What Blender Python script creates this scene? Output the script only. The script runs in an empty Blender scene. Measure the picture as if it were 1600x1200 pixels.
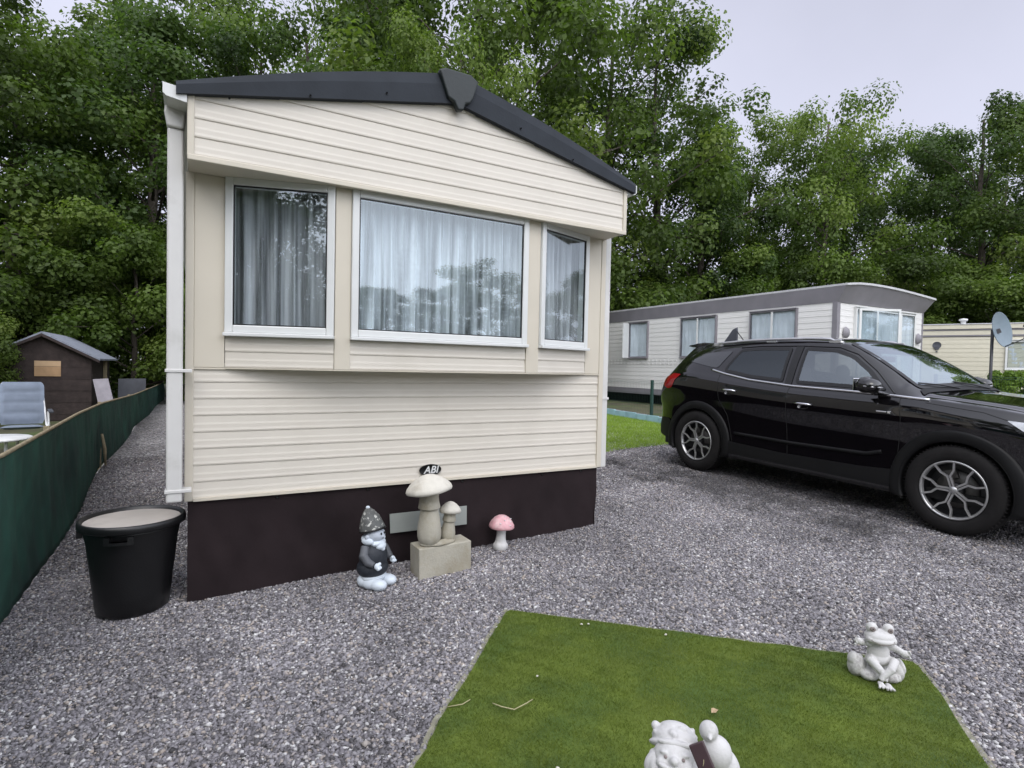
import bpy, bmesh, math, random
import numpy as np
from mathutils import Vector, Matrix, Euler
from mathutils.bvhtree import BVHTree

# ------------------------------------------------------------------ camera, sky, sun, exposure
scn = bpy.context.scene
COL = scn.collection
F, ROLL, PITCH, YAW = 880.0, math.atan(.0218), math.atan(25/880.), math.radians(29.3)
fw = Vector((math.sin(YAW)*math.cos(PITCH), math.cos(YAW)*math.cos(PITCH), -math.sin(PITCH)))
rt = Vector((math.cos(YAW), -math.sin(YAW), 0)); up = rt.cross(fw)
r2 = math.cos(ROLL)*rt + math.sin(ROLL)*up; u2 = -math.sin(ROLL)*rt + math.cos(ROLL)*up
CAM = Vector((0, 0, 1.3))
cd = bpy.data.cameras.new('camera'); cam = bpy.data.objects.new('camera', cd); COL.objects.link(cam)
cam.matrix_world = Matrix(((r2.x, u2.x, -fw.x, CAM.x), (r2.y, u2.y, -fw.y, CAM.y), (r2.z, u2.z, -fw.z, CAM.z), (0, 0, 0, 1)))
cd.sensor_fit = 'HORIZONTAL'; cd.sensor_width = 36; cd.lens = 36*F/1600; cd.clip_start = .05; cd.clip_end = 2000
scn.camera = cam

SUN_EL, SUN_AZ = math.radians(48), math.radians(205)      # azimuth of the sun, clockwise from +Y
world = bpy.data.worlds.new('World'); scn.world = world; world.use_nodes = True
wn, wl = world.node_tree.nodes, world.node_tree.links
wn.clear()
sky = wn.new('ShaderNodeTexSky'); sky.sky_type = 'NISHITA'; sky.sun_disc = False
sky.sun_elevation = SUN_EL; sky.sun_rotation = SUN_AZ; sky.dust_density = 4; sky.air_density = 1.0
tc = wn.new('ShaderNodeTexCoord')
dot = wn.new('ShaderNodeVectorMath'); dot.operation = 'DOT_PRODUCT'
dot.inputs[1].default_value = (-math.sin(YAW-.2), -math.cos(YAW-.2), .25)
wl.new(tc.outputs['Generated'], dot.inputs[0])
ramp = wn.new('ShaderNodeMapRange'); ramp.inputs['From Min'].default_value = -.45; ramp.inputs['From Max'].default_value = .8
ramp.inputs['To Min'].default_value = 0; ramp.inputs['To Max'].default_value = 1; ramp.interpolation_type = 'SMOOTHSTEP'
wl.new(dot.outputs['Value'], ramp.inputs['Value'])
mixc = wn.new('ShaderNodeMix'); mixc.data_type = 'RGBA'
mixc.inputs['A'].default_value = (5.9, 6.0, 7.2, 1); mixc.inputs['B'].default_value = (19.5, 20.2, 22.5, 1)
wl.new(ramp.outputs['Result'], mixc.inputs['Factor'])
# soft cloud structure
nz = wn.new('ShaderNodeTexNoise'); nz.inputs['Scale'].default_value = 1.6; nz.inputs['Detail'].default_value = 5
wl.new(tc.outputs['Generated'], nz.inputs['Vector'])
nr = wn.new('ShaderNodeMapRange'); nr.inputs['From Min'].default_value = .3; nr.inputs['From Max'].default_value = .7
nr.inputs['To Min'].default_value = .9; nr.inputs['To Max'].default_value = 1.1
wl.new(nz.outputs['Fac'], nr.inputs['Value'])
sz = wn.new('ShaderNodeSeparateXYZ'); wl.new(tc.outputs['Generated'], sz.inputs[0])
zr_ = wn.new('ShaderNodeMapRange'); zr_.inputs['From Min'].default_value = .1; zr_.inputs['From Max'].default_value = .75; zr_.inputs['To Min'].default_value = 1.07; zr_.inputs['To Max'].default_value = .84
wl.new(sz.outputs['Z'], zr_.inputs['Value']); mu_ = wn.new('ShaderNodeMath'); mu_.operation = 'MULTIPLY'; wl.new(nr.outputs['Result'], mu_.inputs[0]); wl.new(zr_.outputs['Result'], mu_.inputs[1])
sc_ = wn.new('ShaderNodeVectorMath'); sc_.operation = 'SCALE'
wl.new(mixc.outputs['Result'], sc_.inputs[0]); wl.new(mu_.outputs[0], sc_.inputs['Scale'])
m2 = wn.new('ShaderNodeMix'); m2.data_type = 'RGBA'; m2.inputs['Factor'].default_value = .88
wl.new(sky.outputs['Color'], m2.inputs['A']); wl.new(sc_.outputs['Vector'], m2.inputs['B'])
bg = wn.new('ShaderNodeBackground'); bg.inputs['Strength'].default_value = .12
wl.new(m2.outputs['Result'], bg.inputs['Color'])
wo = wn.new('ShaderNodeOutputWorld'); wl.new(bg.outputs['Background'], wo.inputs['Surface'])

sl = bpy.data.lights.new('sun', 'SUN'); sl.energy = .8; sl.angle = math.radians(35); sl.color = (1, .96, .9)
so = bpy.data.objects.new('sun', sl); COL.objects.link(so)
sd = Vector((math.sin(SUN_AZ)*math.cos(SUN_EL), math.cos(SUN_AZ)*math.cos(SUN_EL), math.sin(SUN_EL)))
so.rotation_euler = sd.to_track_quat('Z', 'Y').to_euler(); so.location = (0, -5, 20)
scn.view_settings.view_transform = 'Standard'; scn.view_settings.look = 'None'
scn.view_settings.exposure = .22; scn.view_settings.gamma = 1
scn.cycles.max_bounces = 8; scn.cycles.transparent_max_bounces = 12
scn.cycles.diffuse_bounces = 3; scn.cycles.glossy_bounces = 4

# ------------------------------------------------------------------ helpers
rng = np.random.default_rng(7); random.seed(7)
PI = math.pi

def g(x, y):
    yy = np.clip(y, -3, 12); xx = np.clip(x, -2, 5.6)
    return -.126 + .036*xx + .028*(yy-3.787)

def tag(o, label=None, cat=None, group=None, kind=None):
    if label: o['label'] = label
    if cat: o['category'] = cat
    if group: o['group'] = group
    if kind: o['kind'] = kind
    return o

def root(name, label, cat, group=None):
    o = bpy.data.objects.new(name, None); COL.objects.link(o); o.empty_display_size = .2
    return tag(o, label, cat, group)

def settle(r, loc):
    """children were built in world coordinates: move the empty to its base."""
    r.location = loc
    for ch in r.children: ch.location = ch.location - Vector(loc)

class MB:
    def __init__(s): s.v = []; s.f = []; s.fm = []; s.sm = []
    def add(s, vs, fs, m=0, smooth=False):
        b = len(s.v); s.v += [tuple(v) for v in vs]
        for f in fs: s.f.append(tuple(i+b for i in f)); s.fm.append(m); s.sm.append(smooth)
        return s
    def box(s, x0, x1, y0, y1, z0, z1, m=0, mat=None):
        vs = [Vector((x, y, z)) for x in (x0, x1) for y in (y0, y1) for z in (z0, z1)]
        if mat: vs = [mat @ v for v in vs]
        return s.add(vs, [(0, 1, 3, 2), (4, 6, 7, 5), (0, 4, 5, 1), (2, 3, 7, 6), (0, 2, 6, 4), (1, 5, 7, 3)], m)
    def beam(s, a, b, w, h, m=0, upv=(0, 0, 1)):
        a, b = Vector(a), Vector(b); d = (b-a).normalized(); u = Vector(upv); sdv = d.cross(u)
        if sdv.length < 1e-4: sdv = d.cross(Vector((1, 0, 0)))
        sdv.normalize(); u = sdv.cross(d)
        vs = [p + sdv*i*w/2 + u*j*h/2 for p in (a, b) for i, j in ((-1, -1), (1, -1), (1, 1), (-1, 1))]
        return s.add(vs, [(0, 1, 2, 3), (7, 6, 5, 4), (0, 4, 5, 1), (1, 5, 6, 2), (2, 6, 7, 3), (3, 7, 4, 0)], m)
    def tube(s, pts, r, n=8, m=0, caps=True, smooth=True):
        pts = [Vector(p) for p in pts]; rs = r if hasattr(r, '__len__') else [r]*len(pts)
        b = len(s.v); prev = None
        for i, p in enumerate(pts):
            d = (pts[min(i+1, len(pts)-1)] - pts[max(i-1, 0)]).normalized()
            if prev is None:
                a = d.cross(Vector((0, 0, 1)));
                if a.length < .1: a = d.cross(Vector((1, 0, 0)))
            else: a = prev - d*prev.dot(d)
            a.normalize(); prev = a; c = d.cross(a)
            for k in range(n):
                t = 2*PI*k/n; s.v.append(tuple(p + (a*math.cos(t) + c*math.sin(t))*rs[i]))
        for i in range(len(pts)-1):
            for k in range(n):
                s.f.append((b+i*n+k, b+i*n+(k+1) % n, b+(i+1)*n+(k+1) % n, b+(i+1)*n+k)); s.fm.append(m); s.sm.append(smooth)
        if caps:
            s.f.append(tuple(b+k for k in range(n))[::-1]); s.fm.append(m); s.sm.append(False)
            s.f.append(tuple(b+(len(pts)-1)*n+k for k in range(n))); s.fm.append(m); s.sm.append(False)
        return s
    def lathe(s, prof, n=32, c=(0, 0, 0), m=0, smooth=True, mat=None, wob=None):
        b = len(s.v)
        for j, (r, z) in enumerate(prof):
            for k in range(n):
                t = 2*PI*k/n; rr = max(r, 1e-5)*(wob(t, z) if wob else 1)
                v = Vector((rr*math.cos(t), rr*math.sin(t), z))
                if mat: v = mat @ v
                s.v.append((v.x+c[0], v.y+c[1], v.z+c[2]))
        for j in range(len(prof)-1):
            for k in range(n):
                s.f.append((b+j*n+k, b+j*n+(k+1) % n, b+(j+1)*n+(k+1) % n, b+(j+1)*n+k)); s.fm.append(m); s.sm.append(smooth)
        return s
    def prism(s, poly, axis, a0, a1, m=0):
        """poly in the two other axes; axis 0,1,2 extruded from a0 to a1"""
        def P(p, a):
            l = list(p); l.insert(axis, a); return tuple(l)
        n = len(poly)
        return s.add([P(p, a0) for p in poly]+[P(p, a1) for p in poly],
                     [tuple(range(n))[::-1], tuple(range(n, 2*n))]+[(i, (i+1) % n, n+(i+1) % n, n+i) for i in range(n)], m)
    def mesh(s, name, mats):
        me = bpy.data.meshes.new(name); me.from_pydata(s.v, [], s.f)
        for m in (mats if isinstance(mats, (list, tuple)) else [mats]): me.materials.append(m)
        me.polygons.foreach_set('material_index', s.fm); me.polygons.foreach_set('use_smooth', s.sm)
        bm = bmesh.new(); bm.from_mesh(me); bmesh.ops.recalc_face_normals(bm, faces=bm.faces); bm.to_mesh(me); bm.free()
        me.update(); return me
    def build(s, name, mats, parent=None, bevel=0, seg=2, sub=0):
        o = bpy.data.objects.new(name, s.mesh(name, mats)); COL.objects.link(o)
        if parent: o.parent = parent
        if bevel:
            b = o.modifiers.new('bevel', 'BEVEL'); b.width = bevel; b.segments = seg; b.limit_method = 'ANGLE'; b.angle_limit = math.radians(40)
        if sub:
            q = o.modifiers.new('sub', 'SUBSURF'); q.levels = sub; q.render_levels = sub
        return o

def bmobj(name, bm, mats, parent=None, smooth=False):
    me = bpy.data.meshes.new(name); bm.to_mesh(me); bm.free()
    for m in (mats if isinstance(mats, (list, tuple)) else [mats]): me.materials.append(m)
    if smooth: me.polygons.foreach_set('use_smooth', [True]*len(me.polygons))
    o = bpy.data.objects.new(name, me); COL.objects.link(o)
    if parent: o.parent = parent
    return o

def bake(o, smooth=True):
    bpy.context.view_layer.update()
    dg = bpy.context.evaluated_depsgraph_get()
    me = bpy.data.meshes.new_from_object(o.evaluated_get(dg)); o.modifiers.clear(); o.data = me
    if smooth: me.polygons.foreach_set('use_smooth', [True]*len(me.polygons))
    return o

def blob(name, ells, mat, parent=None, voxel=.004, it=6, tubes=()):
    """organic shape: fused ellipsoids (centre, radii, euler) and tubes, remeshed into one smooth skin"""
    bm = bmesh.new()
    for e in ells:
        c, r = e[0], e[1]; rot = e[2] if len(e) > 2 else (0, 0, 0)
        M = Matrix.Translation(c) @ Euler(rot).to_matrix().to_4x4() @ Matrix.Diagonal((*r, 1))
        bmesh.ops.create_icosphere(bm, subdivisions=3, radius=1, matrix=M)
    me0 = None
    if tubes:
        mb = MB()
        for pts, r in tubes: mb.tube(pts, r, 12)
        me0 = mb.mesh('t', []); bm.from_mesh(me0)
    o = bmobj(name, bm, mat, parent)
    m = o.modifiers.new('r', 'REMESH'); m.mode = 'VOXEL'; m.voxel_size = voxel; m.use_smooth_shade = True
    s = o.modifiers.new('s', 'SMOOTH'); s.factor = .5; s.iterations = it
    return bake(o)

# ---- materials
def mat(name, color=(.5, .5, .5), rough=.6, metal=0, var=.12, vscale=6, bump=0, bscale=80, coat=0, spec=.5, col2=None, c2scale=4, c2lo=.45, c2hi=.6, dist=.01):
    m = bpy.data.materials.new(name); m.use_nodes = True; n, l = m.node_tree.nodes, m.node_tree.links
    p = n['Principled BSDF']; p.inputs['Roughness'].default_value = rough; p.inputs['Metallic'].default_value = metal
    p.inputs['Coat Weight'].default_value = coat; p.inputs['Specular IOR Level'].default_value = spec; p.inputs['Coat Roughness'].default_value = .03
    t = n.new('ShaderNodeTexCoord')
    a = n.new('ShaderNodeTexNoise'); a.inputs['Scale'].default_value = vscale; a.inputs['Detail'].default_value = 6; l.new(t.outputs['Object'], a.inputs['Vector'])
    r = n.new('ShaderNodeMapRange'); r.inputs['From Min'].default_value = .3; r.inputs['From Max'].default_value = .7
    r.inputs['To Min'].default_value = 1-var; r.inputs['To Max'].default_value = 1+var; l.new(a.outputs['Fac'], r.inputs['Value'])
    sc = n.new('ShaderNodeVectorMath'); sc.operation = 'SCALE'; l.new(r.outputs['Result'], sc.inputs['Scale'])
    if col2:
        b = n.new('ShaderNodeTexNoise'); b.inputs['Scale'].default_value = c2scale; b.inputs['Detail'].default_value = 8; b.inputs['Roughness'].default_value = .65; l.new(t.outputs['Object'], b.inputs['Vector'])
        r3 = n.new('ShaderNodeMapRange'); r3.inputs['From Min'].default_value = c2lo; r3.inputs['From Max'].default_value = c2hi; l.new(b.outputs['Fac'], r3.inputs['Value'])
        mx = n.new('ShaderNodeMix'); mx.data_type = 'RGBA'; mx.inputs['A'].default_value = (*color, 1); mx.inputs['B'].default_value = (*col2, 1)
        l.new(r3.outputs['Result'], mx.inputs['Factor']); l.new(mx.outputs['Result'], sc.inputs[0])
    else: sc.inputs[0].default_value = color
    l.new(sc.outputs['Vector'], p.inputs['Base Color'])
    if bump:
        c = n.new('ShaderNodeTexNoise'); c.inputs['Scale'].default_value = bscale; c.inputs['Detail'].default_value = 4; l.new(t.outputs['Object'], c.inputs['Vector'])
        bp = n.new('ShaderNodeBump'); bp.inputs['Strength'].default_value = bump; bp.inputs['Distance'].default_value = dist
        l.new(c.outputs['Fac'], bp.inputs['Height']); l.new(bp.outputs['Normal'], p.inputs['Normal'])
    return m

def stone_mat(name, attr=None):
    """gravel: per-stone colour either from the mesh attribute 'tint' or from voronoi cells"""
    m = bpy.data.materials.new(name); m.use_nodes = True; n, l = m.node_tree.nodes, m.node_tree.links
    p = n['Principled BSDF']; p.inputs['Roughness'].default_value = .75
    t = n.new('ShaderNodeTexCoord')
    rp = n.new('ShaderNodeValToRGB'); e = rp.color_ramp.elements
    cols = [(0, (.05, .047, .048)), (.2, (.135, .127, .134)), (.45, (.235, .222, .24)), (.66, (.335, .32, .338)), (.77, (.40, .34, .29)), (.84, (.50, .49, .49)), (1, (.72, .71, .70))]
    e[0].position, e[0].color = cols[0][0], (*cols[0][1], 1); e[1].position, e[1].color = 1, (*cols[-1][1], 1)
    for q, c in cols[1:-1]: k = rp.color_ramp.elements.new(q); k.color = (*c, 1)
    if attr:
        a = n.new('ShaderNodeAttribute'); a.attribute_name = 'tint'; src = a.outputs['Fac']
    else:
        v = n.new('ShaderNodeTexVoronoi'); v.inputs['Scale'].default_value = 52; l.new(t.outputs['Object'], v.inputs['Vector'])
        sp = n.new('ShaderNodeSeparateColor'); l.new(v.outputs['Color'], sp.inputs['Color']); src = sp.outputs['Red']
        ed = n.new('ShaderNodeMapRange'); ed.inputs['From Min'].default_value = 0; ed.inputs['From Max'].default_value = .6; ed.inputs['To Min'].default_value = 1; ed.inputs['To Max'].default_value = 0
        l.new(v.outputs['Distance'], ed.inputs['Value'])
        bp = n.new('ShaderNodeBump'); bp.inputs['Distance'].default_value = .008; bp.inputs['Strength'].default_value = .9
        l.new(ed.outputs['Result'], bp.inputs['Height']); l.new(bp.outputs['Normal'], p.inputs['Normal'])
    l.new(src, rp.inputs['Fac'])
    # wheel-worn, damp and dusty patches of the yard
    a2 = n.new('ShaderNodeTexNoise'); a2.inputs['Scale'].default_value = .9; a2.inputs['Detail'].default_value = 7; a2.inputs['Roughness'].default_value = .6
    l.new(t.outputs['Object'], a2.inputs['Vector'])
    r = n.new('ShaderNodeMapRange'); r.inputs['From Min'].default_value = .35; r.inputs['From Max'].default_value = .65; r.inputs['To Min'].default_value = .74; r.inputs['To Max'].default_value = 1.18
    l.new(a2.outputs['Fac'], r.inputs['Value'])
    sx = n.new('ShaderNodeSeparateXYZ'); l.new(t.outputs['Object'], sx.inputs[0])
    def mth(op, a, b):
        q = n.new('ShaderNodeMath'); q.operation = op
        for i_, v_ in enumerate((a, b)):
            if isinstance(v_, (int, float)): q.inputs[i_].default_value = v_
            else: l.new(v_, q.inputs[i_])
        return q.outputs[0]
    # trodden, damp soil plus the parked car's shadow, both painted into the stone colour (x about 5.1)
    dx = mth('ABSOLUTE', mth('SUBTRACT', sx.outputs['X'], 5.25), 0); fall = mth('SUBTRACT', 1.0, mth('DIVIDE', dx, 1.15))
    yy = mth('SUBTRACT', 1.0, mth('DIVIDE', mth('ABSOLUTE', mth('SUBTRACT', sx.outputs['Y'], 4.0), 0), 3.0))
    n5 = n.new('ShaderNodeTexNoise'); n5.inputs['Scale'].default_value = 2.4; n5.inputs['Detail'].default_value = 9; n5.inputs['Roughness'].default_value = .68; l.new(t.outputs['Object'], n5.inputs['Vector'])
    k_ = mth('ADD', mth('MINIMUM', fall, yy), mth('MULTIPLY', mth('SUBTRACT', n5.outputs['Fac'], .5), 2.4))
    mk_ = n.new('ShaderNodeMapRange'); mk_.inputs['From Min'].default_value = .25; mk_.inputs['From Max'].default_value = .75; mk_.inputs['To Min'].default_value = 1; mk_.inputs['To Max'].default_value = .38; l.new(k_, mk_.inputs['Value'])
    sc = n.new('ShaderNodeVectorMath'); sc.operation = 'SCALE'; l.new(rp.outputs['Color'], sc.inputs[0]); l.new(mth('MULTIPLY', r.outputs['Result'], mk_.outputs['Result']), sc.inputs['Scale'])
    l.new(sc.outputs['Vector'], p.inputs['Base Color'])
    return m

def leaf_mat(name, dark, light, alt, trans=.35):
    m = bpy.data.materials.new(name); m.use_nodes = True; n, l = m.node_tree.nodes, m.node_tree.links
    n.clear(); a = n.new('ShaderNodeAttribute'); a.attribute_name = 'tint'
    rp = n.new('ShaderNodeValToRGB'); e = rp.color_ramp.elements; e[0].color = (*dark, 1); e[1].color = (*alt, 1); k = rp.color_ramp.elements.new(.6); k.color = (*light, 1)
    l.new(a.outputs['Fac'], rp.inputs['Fac'])
    p = n.new('ShaderNodeBsdfPrincipled'); p.inputs['Roughness'].default_value = .5; p.inputs['Specular IOR Level'].default_value = .3; l.new(rp.outputs['Color'], p.inputs['Base Color'])
    tr = n.new('ShaderNodeBsdfTranslucent'); h = n.new('ShaderNodeVectorMath'); h.operation = 'MULTIPLY'; h.inputs[1].default_value = (1.3, 1.5, .7)
    l.new(rp.outputs['Color'], h.inputs[0]); l.new(h.outputs['Vector'], tr.inputs['Color'])
    mx = n.new('ShaderNodeMixShader'); mx.inputs['Fac'].default_value = trans; l.new(p.outputs[0], mx.inputs[1]); l.new(tr.outputs[0], mx.inputs[2])
    o = n.new('ShaderNodeOutputMaterial'); l.new(mx.outputs[0], o.inputs['Surface'])
    return m

def glass_mat(name, f0=.1, tint=(.8, .86, .86), rough=.0):
    """thin glazing: clear, with a mirror share that rises towards grazing view (Schlick)"""
    m = bpy.data.materials.new(name); m.use_nodes = True; n, l = m.node_tree.nodes, m.node_tree.links; n.clear()
    lw = n.new('ShaderNodeLayerWeight'); lw.inputs['Blend'].default_value = .5
    pw = n.new('ShaderNodeMath'); pw.operation = 'POWER'; l.new(lw.outputs['Facing'], pw.inputs[0]); pw.inputs[1].default_value = 5
    ma = n.new('ShaderNodeMath'); ma.operation = 'MULTIPLY_ADD'; l.new(pw.outputs[0], ma.inputs[0]); ma.inputs[1].default_value = 1-f0; ma.inputs[2].default_value = f0
    t = n.new('ShaderNodeBsdfTransparent'); t.inputs['Color'].default_value = (*tint, 1)
    gl = n.new('ShaderNodeBsdfGlossy'); gl.inputs['Roughness'].default_value = rough; gl.inputs['Color'].default_value = (.86, .95, 1, 1)
    mx = n.new('ShaderNodeMixShader'); l.new(ma.outputs[0], mx.inputs['Fac']); l.new(t.outputs[0], mx.inputs[1]); l.new(gl.outputs[0], mx.inputs[2])
    o = n.new('ShaderNodeOutputMaterial'); l.new(mx.outputs[0], o.inputs['Surface']); return m

M = {}
M['siding'] = mat('cream_siding', (.66, .615, .54), .45, var=.03, vscale=2, bump=.05, bscale=300, col2=(.61, .565, .49), c2scale=1.5, c2lo=.5, c2hi=.75)
M['cream'] = mat('cream_panel', (.61, .56, .465), .5, var=.03, vscale=3, bump=.04, bscale=250)
M['upvc'] = mat('white_upvc', (.68, .69, .68), .3, var=.03, vscale=5)
M['pvc_dirty'] = mat('white_pipe', (.64, .63, .61), .35, var=.05, vscale=4, col2=(.54, .53, .50), c2scale=5, c2lo=.55, c2hi=.75)
M['anthracite'] = mat('anthracite_roof', (.026, .031, .039), .7, var=.12, vscale=7, spec=.25, bump=.1, bscale=60)
M['ridge'] = mat('ridge_cap', (.009, .015, .015), .45, var=.15, vscale=9, bump=.15, bscale=40)
M['skirt'] = mat('brown_skirting', (.022, .0155, .0168), .9, spec=.15, var=.25, vscale=3, bump=.3, bscale=25, dist=.006)
M['room'] = mat('room_dark', (.10, .09, .08), .8)
M['black_plastic'] = mat('black_plastic', (.006, .006, .0065), .38, var=.2, vscale=8, bump=.1, bscale=120)
M['cladding'] = mat('black_cladding', (.007, .007, .0075), .5, spec=.25, var=.12, vscale=12, bump=.12, bscale=400)
M['paint'] = mat('black_paint', (.004, .0035, .0045), .04, var=.05, coat=.6, spec=.5)
M['carglass'] = mat('tinted_glass', (.012, .014, .015), .02, var=.02, spec=1.0, coat=.6)
M['chrome'] = mat('chrome', (.75, .75, .77), .16, 1, var=.05)
M['silver'] = mat('silver_rail', (.62, .62, .64), .3, .8, var=.05)
M['rim'] = mat('machined_alloy', (.5, .5, .5), .32, .75, var=.1, vscale=20)
M['brake'] = mat('brake_iron', (.10, .095, .09), .5, .6)
M['rimdark'] = mat('dark_alloy', (.02, .02, .022), .35, .3)
M['tyre'] = mat('tyre_rubber', (.012, .011, .011), .8, spec=.3, var=.2, vscale=14, bump=.2, bscale=60)
M['redlight'] = mat('red_lens', (.35, .012, .015), .12, coat=1, var=.2, vscale=30)
M['clearlight'] = mat('clear_lens', (.55, .57, .6), .1, coat=1, var=.25, vscale=20)
M['concrete'] = mat('cast_concrete', (.43, .405, .335), .9, var=.12, vscale=12, bump=.5, bscale=90, col2=(.24, .21, .145), c2scale=6, c2lo=.45, c2hi=.72, dist=.004)
M['capstone'] = mat('pale_concrete', (.62, .59, .52), .85, var=.08, vscale=14, bump=.4, bscale=110, col2=(.46, .42, .34), c2scale=8, c2lo=.55, c2hi=.75, dist=.003)
M['pinkcap'] = mat('pink_paint', (.66, .36, .385), .6, var=.12, vscale=25, bump=.2, bscale=90, col2=(.72, .56, .54), c2scale=14, c2lo=.5, c2hi=.7, dist=.003)
M['whitestone'] = mat('white_painted_stone', (.60, .59, .58), .7, var=.06, vscale=16, bump=.35, bscale=120, col2=(.34, .33, .33), c2scale=13, c2lo=.52, c2hi=.75, dist=.003)
M['greystone'] = mat('weathered_stone', (.44, .42, .41), .85, var=.15, vscale=12, bump=.5, bscale=70, col2=(.22, .2, .19), c2scale=10, c2lo=.45, c2hi=.65, dist=.005)
M['rock_white'] = mat('white_washed_rock', (.60, .59, .57), .85, var=.12, vscale=22, bump=.5, bscale=70, col2=(.26, .24, .24), c2scale=20, c2lo=.5, c2hi=.68, dist=.004)
M['gnomewhite'] = mat('gnome_white', (.62, .68, .74), .55, var=.05, vscale=20)
M['gnomeface'] = mat('gnome_face', (.46, .50, .56), .6, var=.05, vscale=20)
M['gnomecoat'] = mat('gnome_coat', (.019, .023, .031), .6, var=.2, vscale=12, bump=.2, bscale=80)
M['gnomesleeve'] = mat('gnome_sleeve', (.085, .09, .1), .6, var=.2, vscale=15)
M['gnomehat'] = mat('gnome_hat', (.085, .088, .085), .6, var=.2, vscale=25, col2=(.5, .5, .46), c2scale=34, c2lo=.56, c2hi=.60)
M['black'] = mat('black_gap', (.006, .006, .006), .8)
M['iris'] = mat('frog_iris', (.24, .2, .19), .6)
M['plaque'] = mat('dark_plaque', (.06, .035, .04), .35, var=.2)
M['greyplate'] = mat('grey_plate', (.30, .32, .30), .45, var=.06, vscale=5)
M['green_net'] = mat('green_netting', (.020, .092, .066), .85, var=.2, vscale=5, bump=.5, bscale=350, col2=(.008, .036, .032), c2scale=1.2, c2lo=.4, c2hi=.65)
M['green_metal'] = mat('green_wire', (.015, .05, .04), .5)
M['wood_post'] = mat('weathered_wood', (.30, .25, .16), .85, var=.25, vscale=20)
M['dark_wood'] = mat('dark_shed_wood', (.042, .030, .028), .85, var=.3, vscale=9, bump=.5, bscale=50)
M['felt'] = mat('roof_felt', (.24, .26, .31), .9, var=.15, vscale=10, bump=.4, bscale=150)
M['ply'] = mat('plywood', (.42, .27, .15), .8, var=.15, vscale=7)
M['ply2'] = mat('plywood_pale', (.52, .36, .22), .8, var=.1, vscale=7)
M['cushion'] = mat('grey_blue_fabric', (.19, .225, .285), .9, var=.08, vscale=9, bump=.3, bscale=200)
M['white_metal'] = mat('white_metal', (.8, .8, .8), .4)
M['board'] = mat('grey_board', (.30, .28, .31), .8, var=.12, vscale=8)
M['darkpanel'] = mat('dark_panel', (.07, .075, .09), .7, var=.2)
M['c2siding'] = mat('white_siding', (.73, .72, .70), .5, var=.03, vscale=2)
M['c2grey'] = mat('mauve_grey_trim', (.22, .21, .23), .5, var=.08, vscale=3)
M['c2roof'] = mat('pale_roof', (.5, .5, .51), .5, var=.08)
M['c3siding'] = mat('pale_cream_siding', (.60, .565, .45), .5, var=.03)
M['dish'] = mat('grey_blue_dish', (.16, .21, .25), .5, var=.08, vscale=4)
M['pole'] = mat('dark_pole', (.05, .05, .055), .5, .3)
M['turquoise'] = mat('turquoise_edging', (.27, .44, .48), .7, var=.15, vscale=6)
M['bark'] = mat('bark', (.075, .062, .05), .95, var=.35, vscale=6, bump=.8, bscale=18, dist=.02)
M['earth'] = mat('earth', (.085, .08, .045), .95, var=.3, vscale=2, bump=.5, bscale=14, col2=(.06, .085, .022), c2scale=.8, dist=.03)
M['lawn'] = mat('lawn', (.10, .14, .015), .9, var=.15, vscale=5, bump=.4, bscale=150, col2=(.06, .10, .014), c2scale=3, dist=.01)
M['lawn_far'] = mat('far_lawn', (.20, .31, .035), .9, var=.2, vscale=3, bump=.5, bscale=60, col2=(.17, .27, .03), c2scale=1.5, dist=.02)
M['edging'] = mat('membrane_edge', (.25, .24, .18), .9, var=.25, vscale=30, bump=.4, bscale=120)
M['blades'] = leaf_mat('grass_blades', (.062, .092, .008), (.125, .172, .018), (.20, .235, .04), .25)
M['blades2'] = leaf_mat('lawn_blades', (.15, .235, .025), (.24, .36, .045), (.30, .40, .07), .25)
M['leafA'] = leaf_mat('maple_leaves', (.036, .058, .013), (.098, .148, .030), (.18, .225, .055), .45)
M['leafB'] = leaf_mat('oak_leaves', (.030, .054, .017), (.076, .124, .034), (.135, .18, .05), .45)
M['leafC'] = leaf_mat('bright_leaves', (.048, .082, .016), (.115, .172, .033), (.18, .235, .055), .45)
M['drygrass'] = mat('dry_straw', (.42, .38, .22), .8)
M['dryleaf'] = mat('dry_leaf', (.45, .33, .2), .8, var=.2, vscale=60)
M['lampglass'] = mat('lamp_body', (.2, .2, .2), .5)
M['rust'] = mat('old_wheel', (.16, .11, .085), .8, var=.3, vscale=8)
M['glass'] = glass_mat('window_glass', .135, (.84, .90, .92))
M['c2glass'] = glass_mat('pale_window_glass', .07, (.85, .9, .92))
M['gravel'] = stone_mat('gravel_bed'); M['stone'] = stone_mat('gravel_stone', True)

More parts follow.
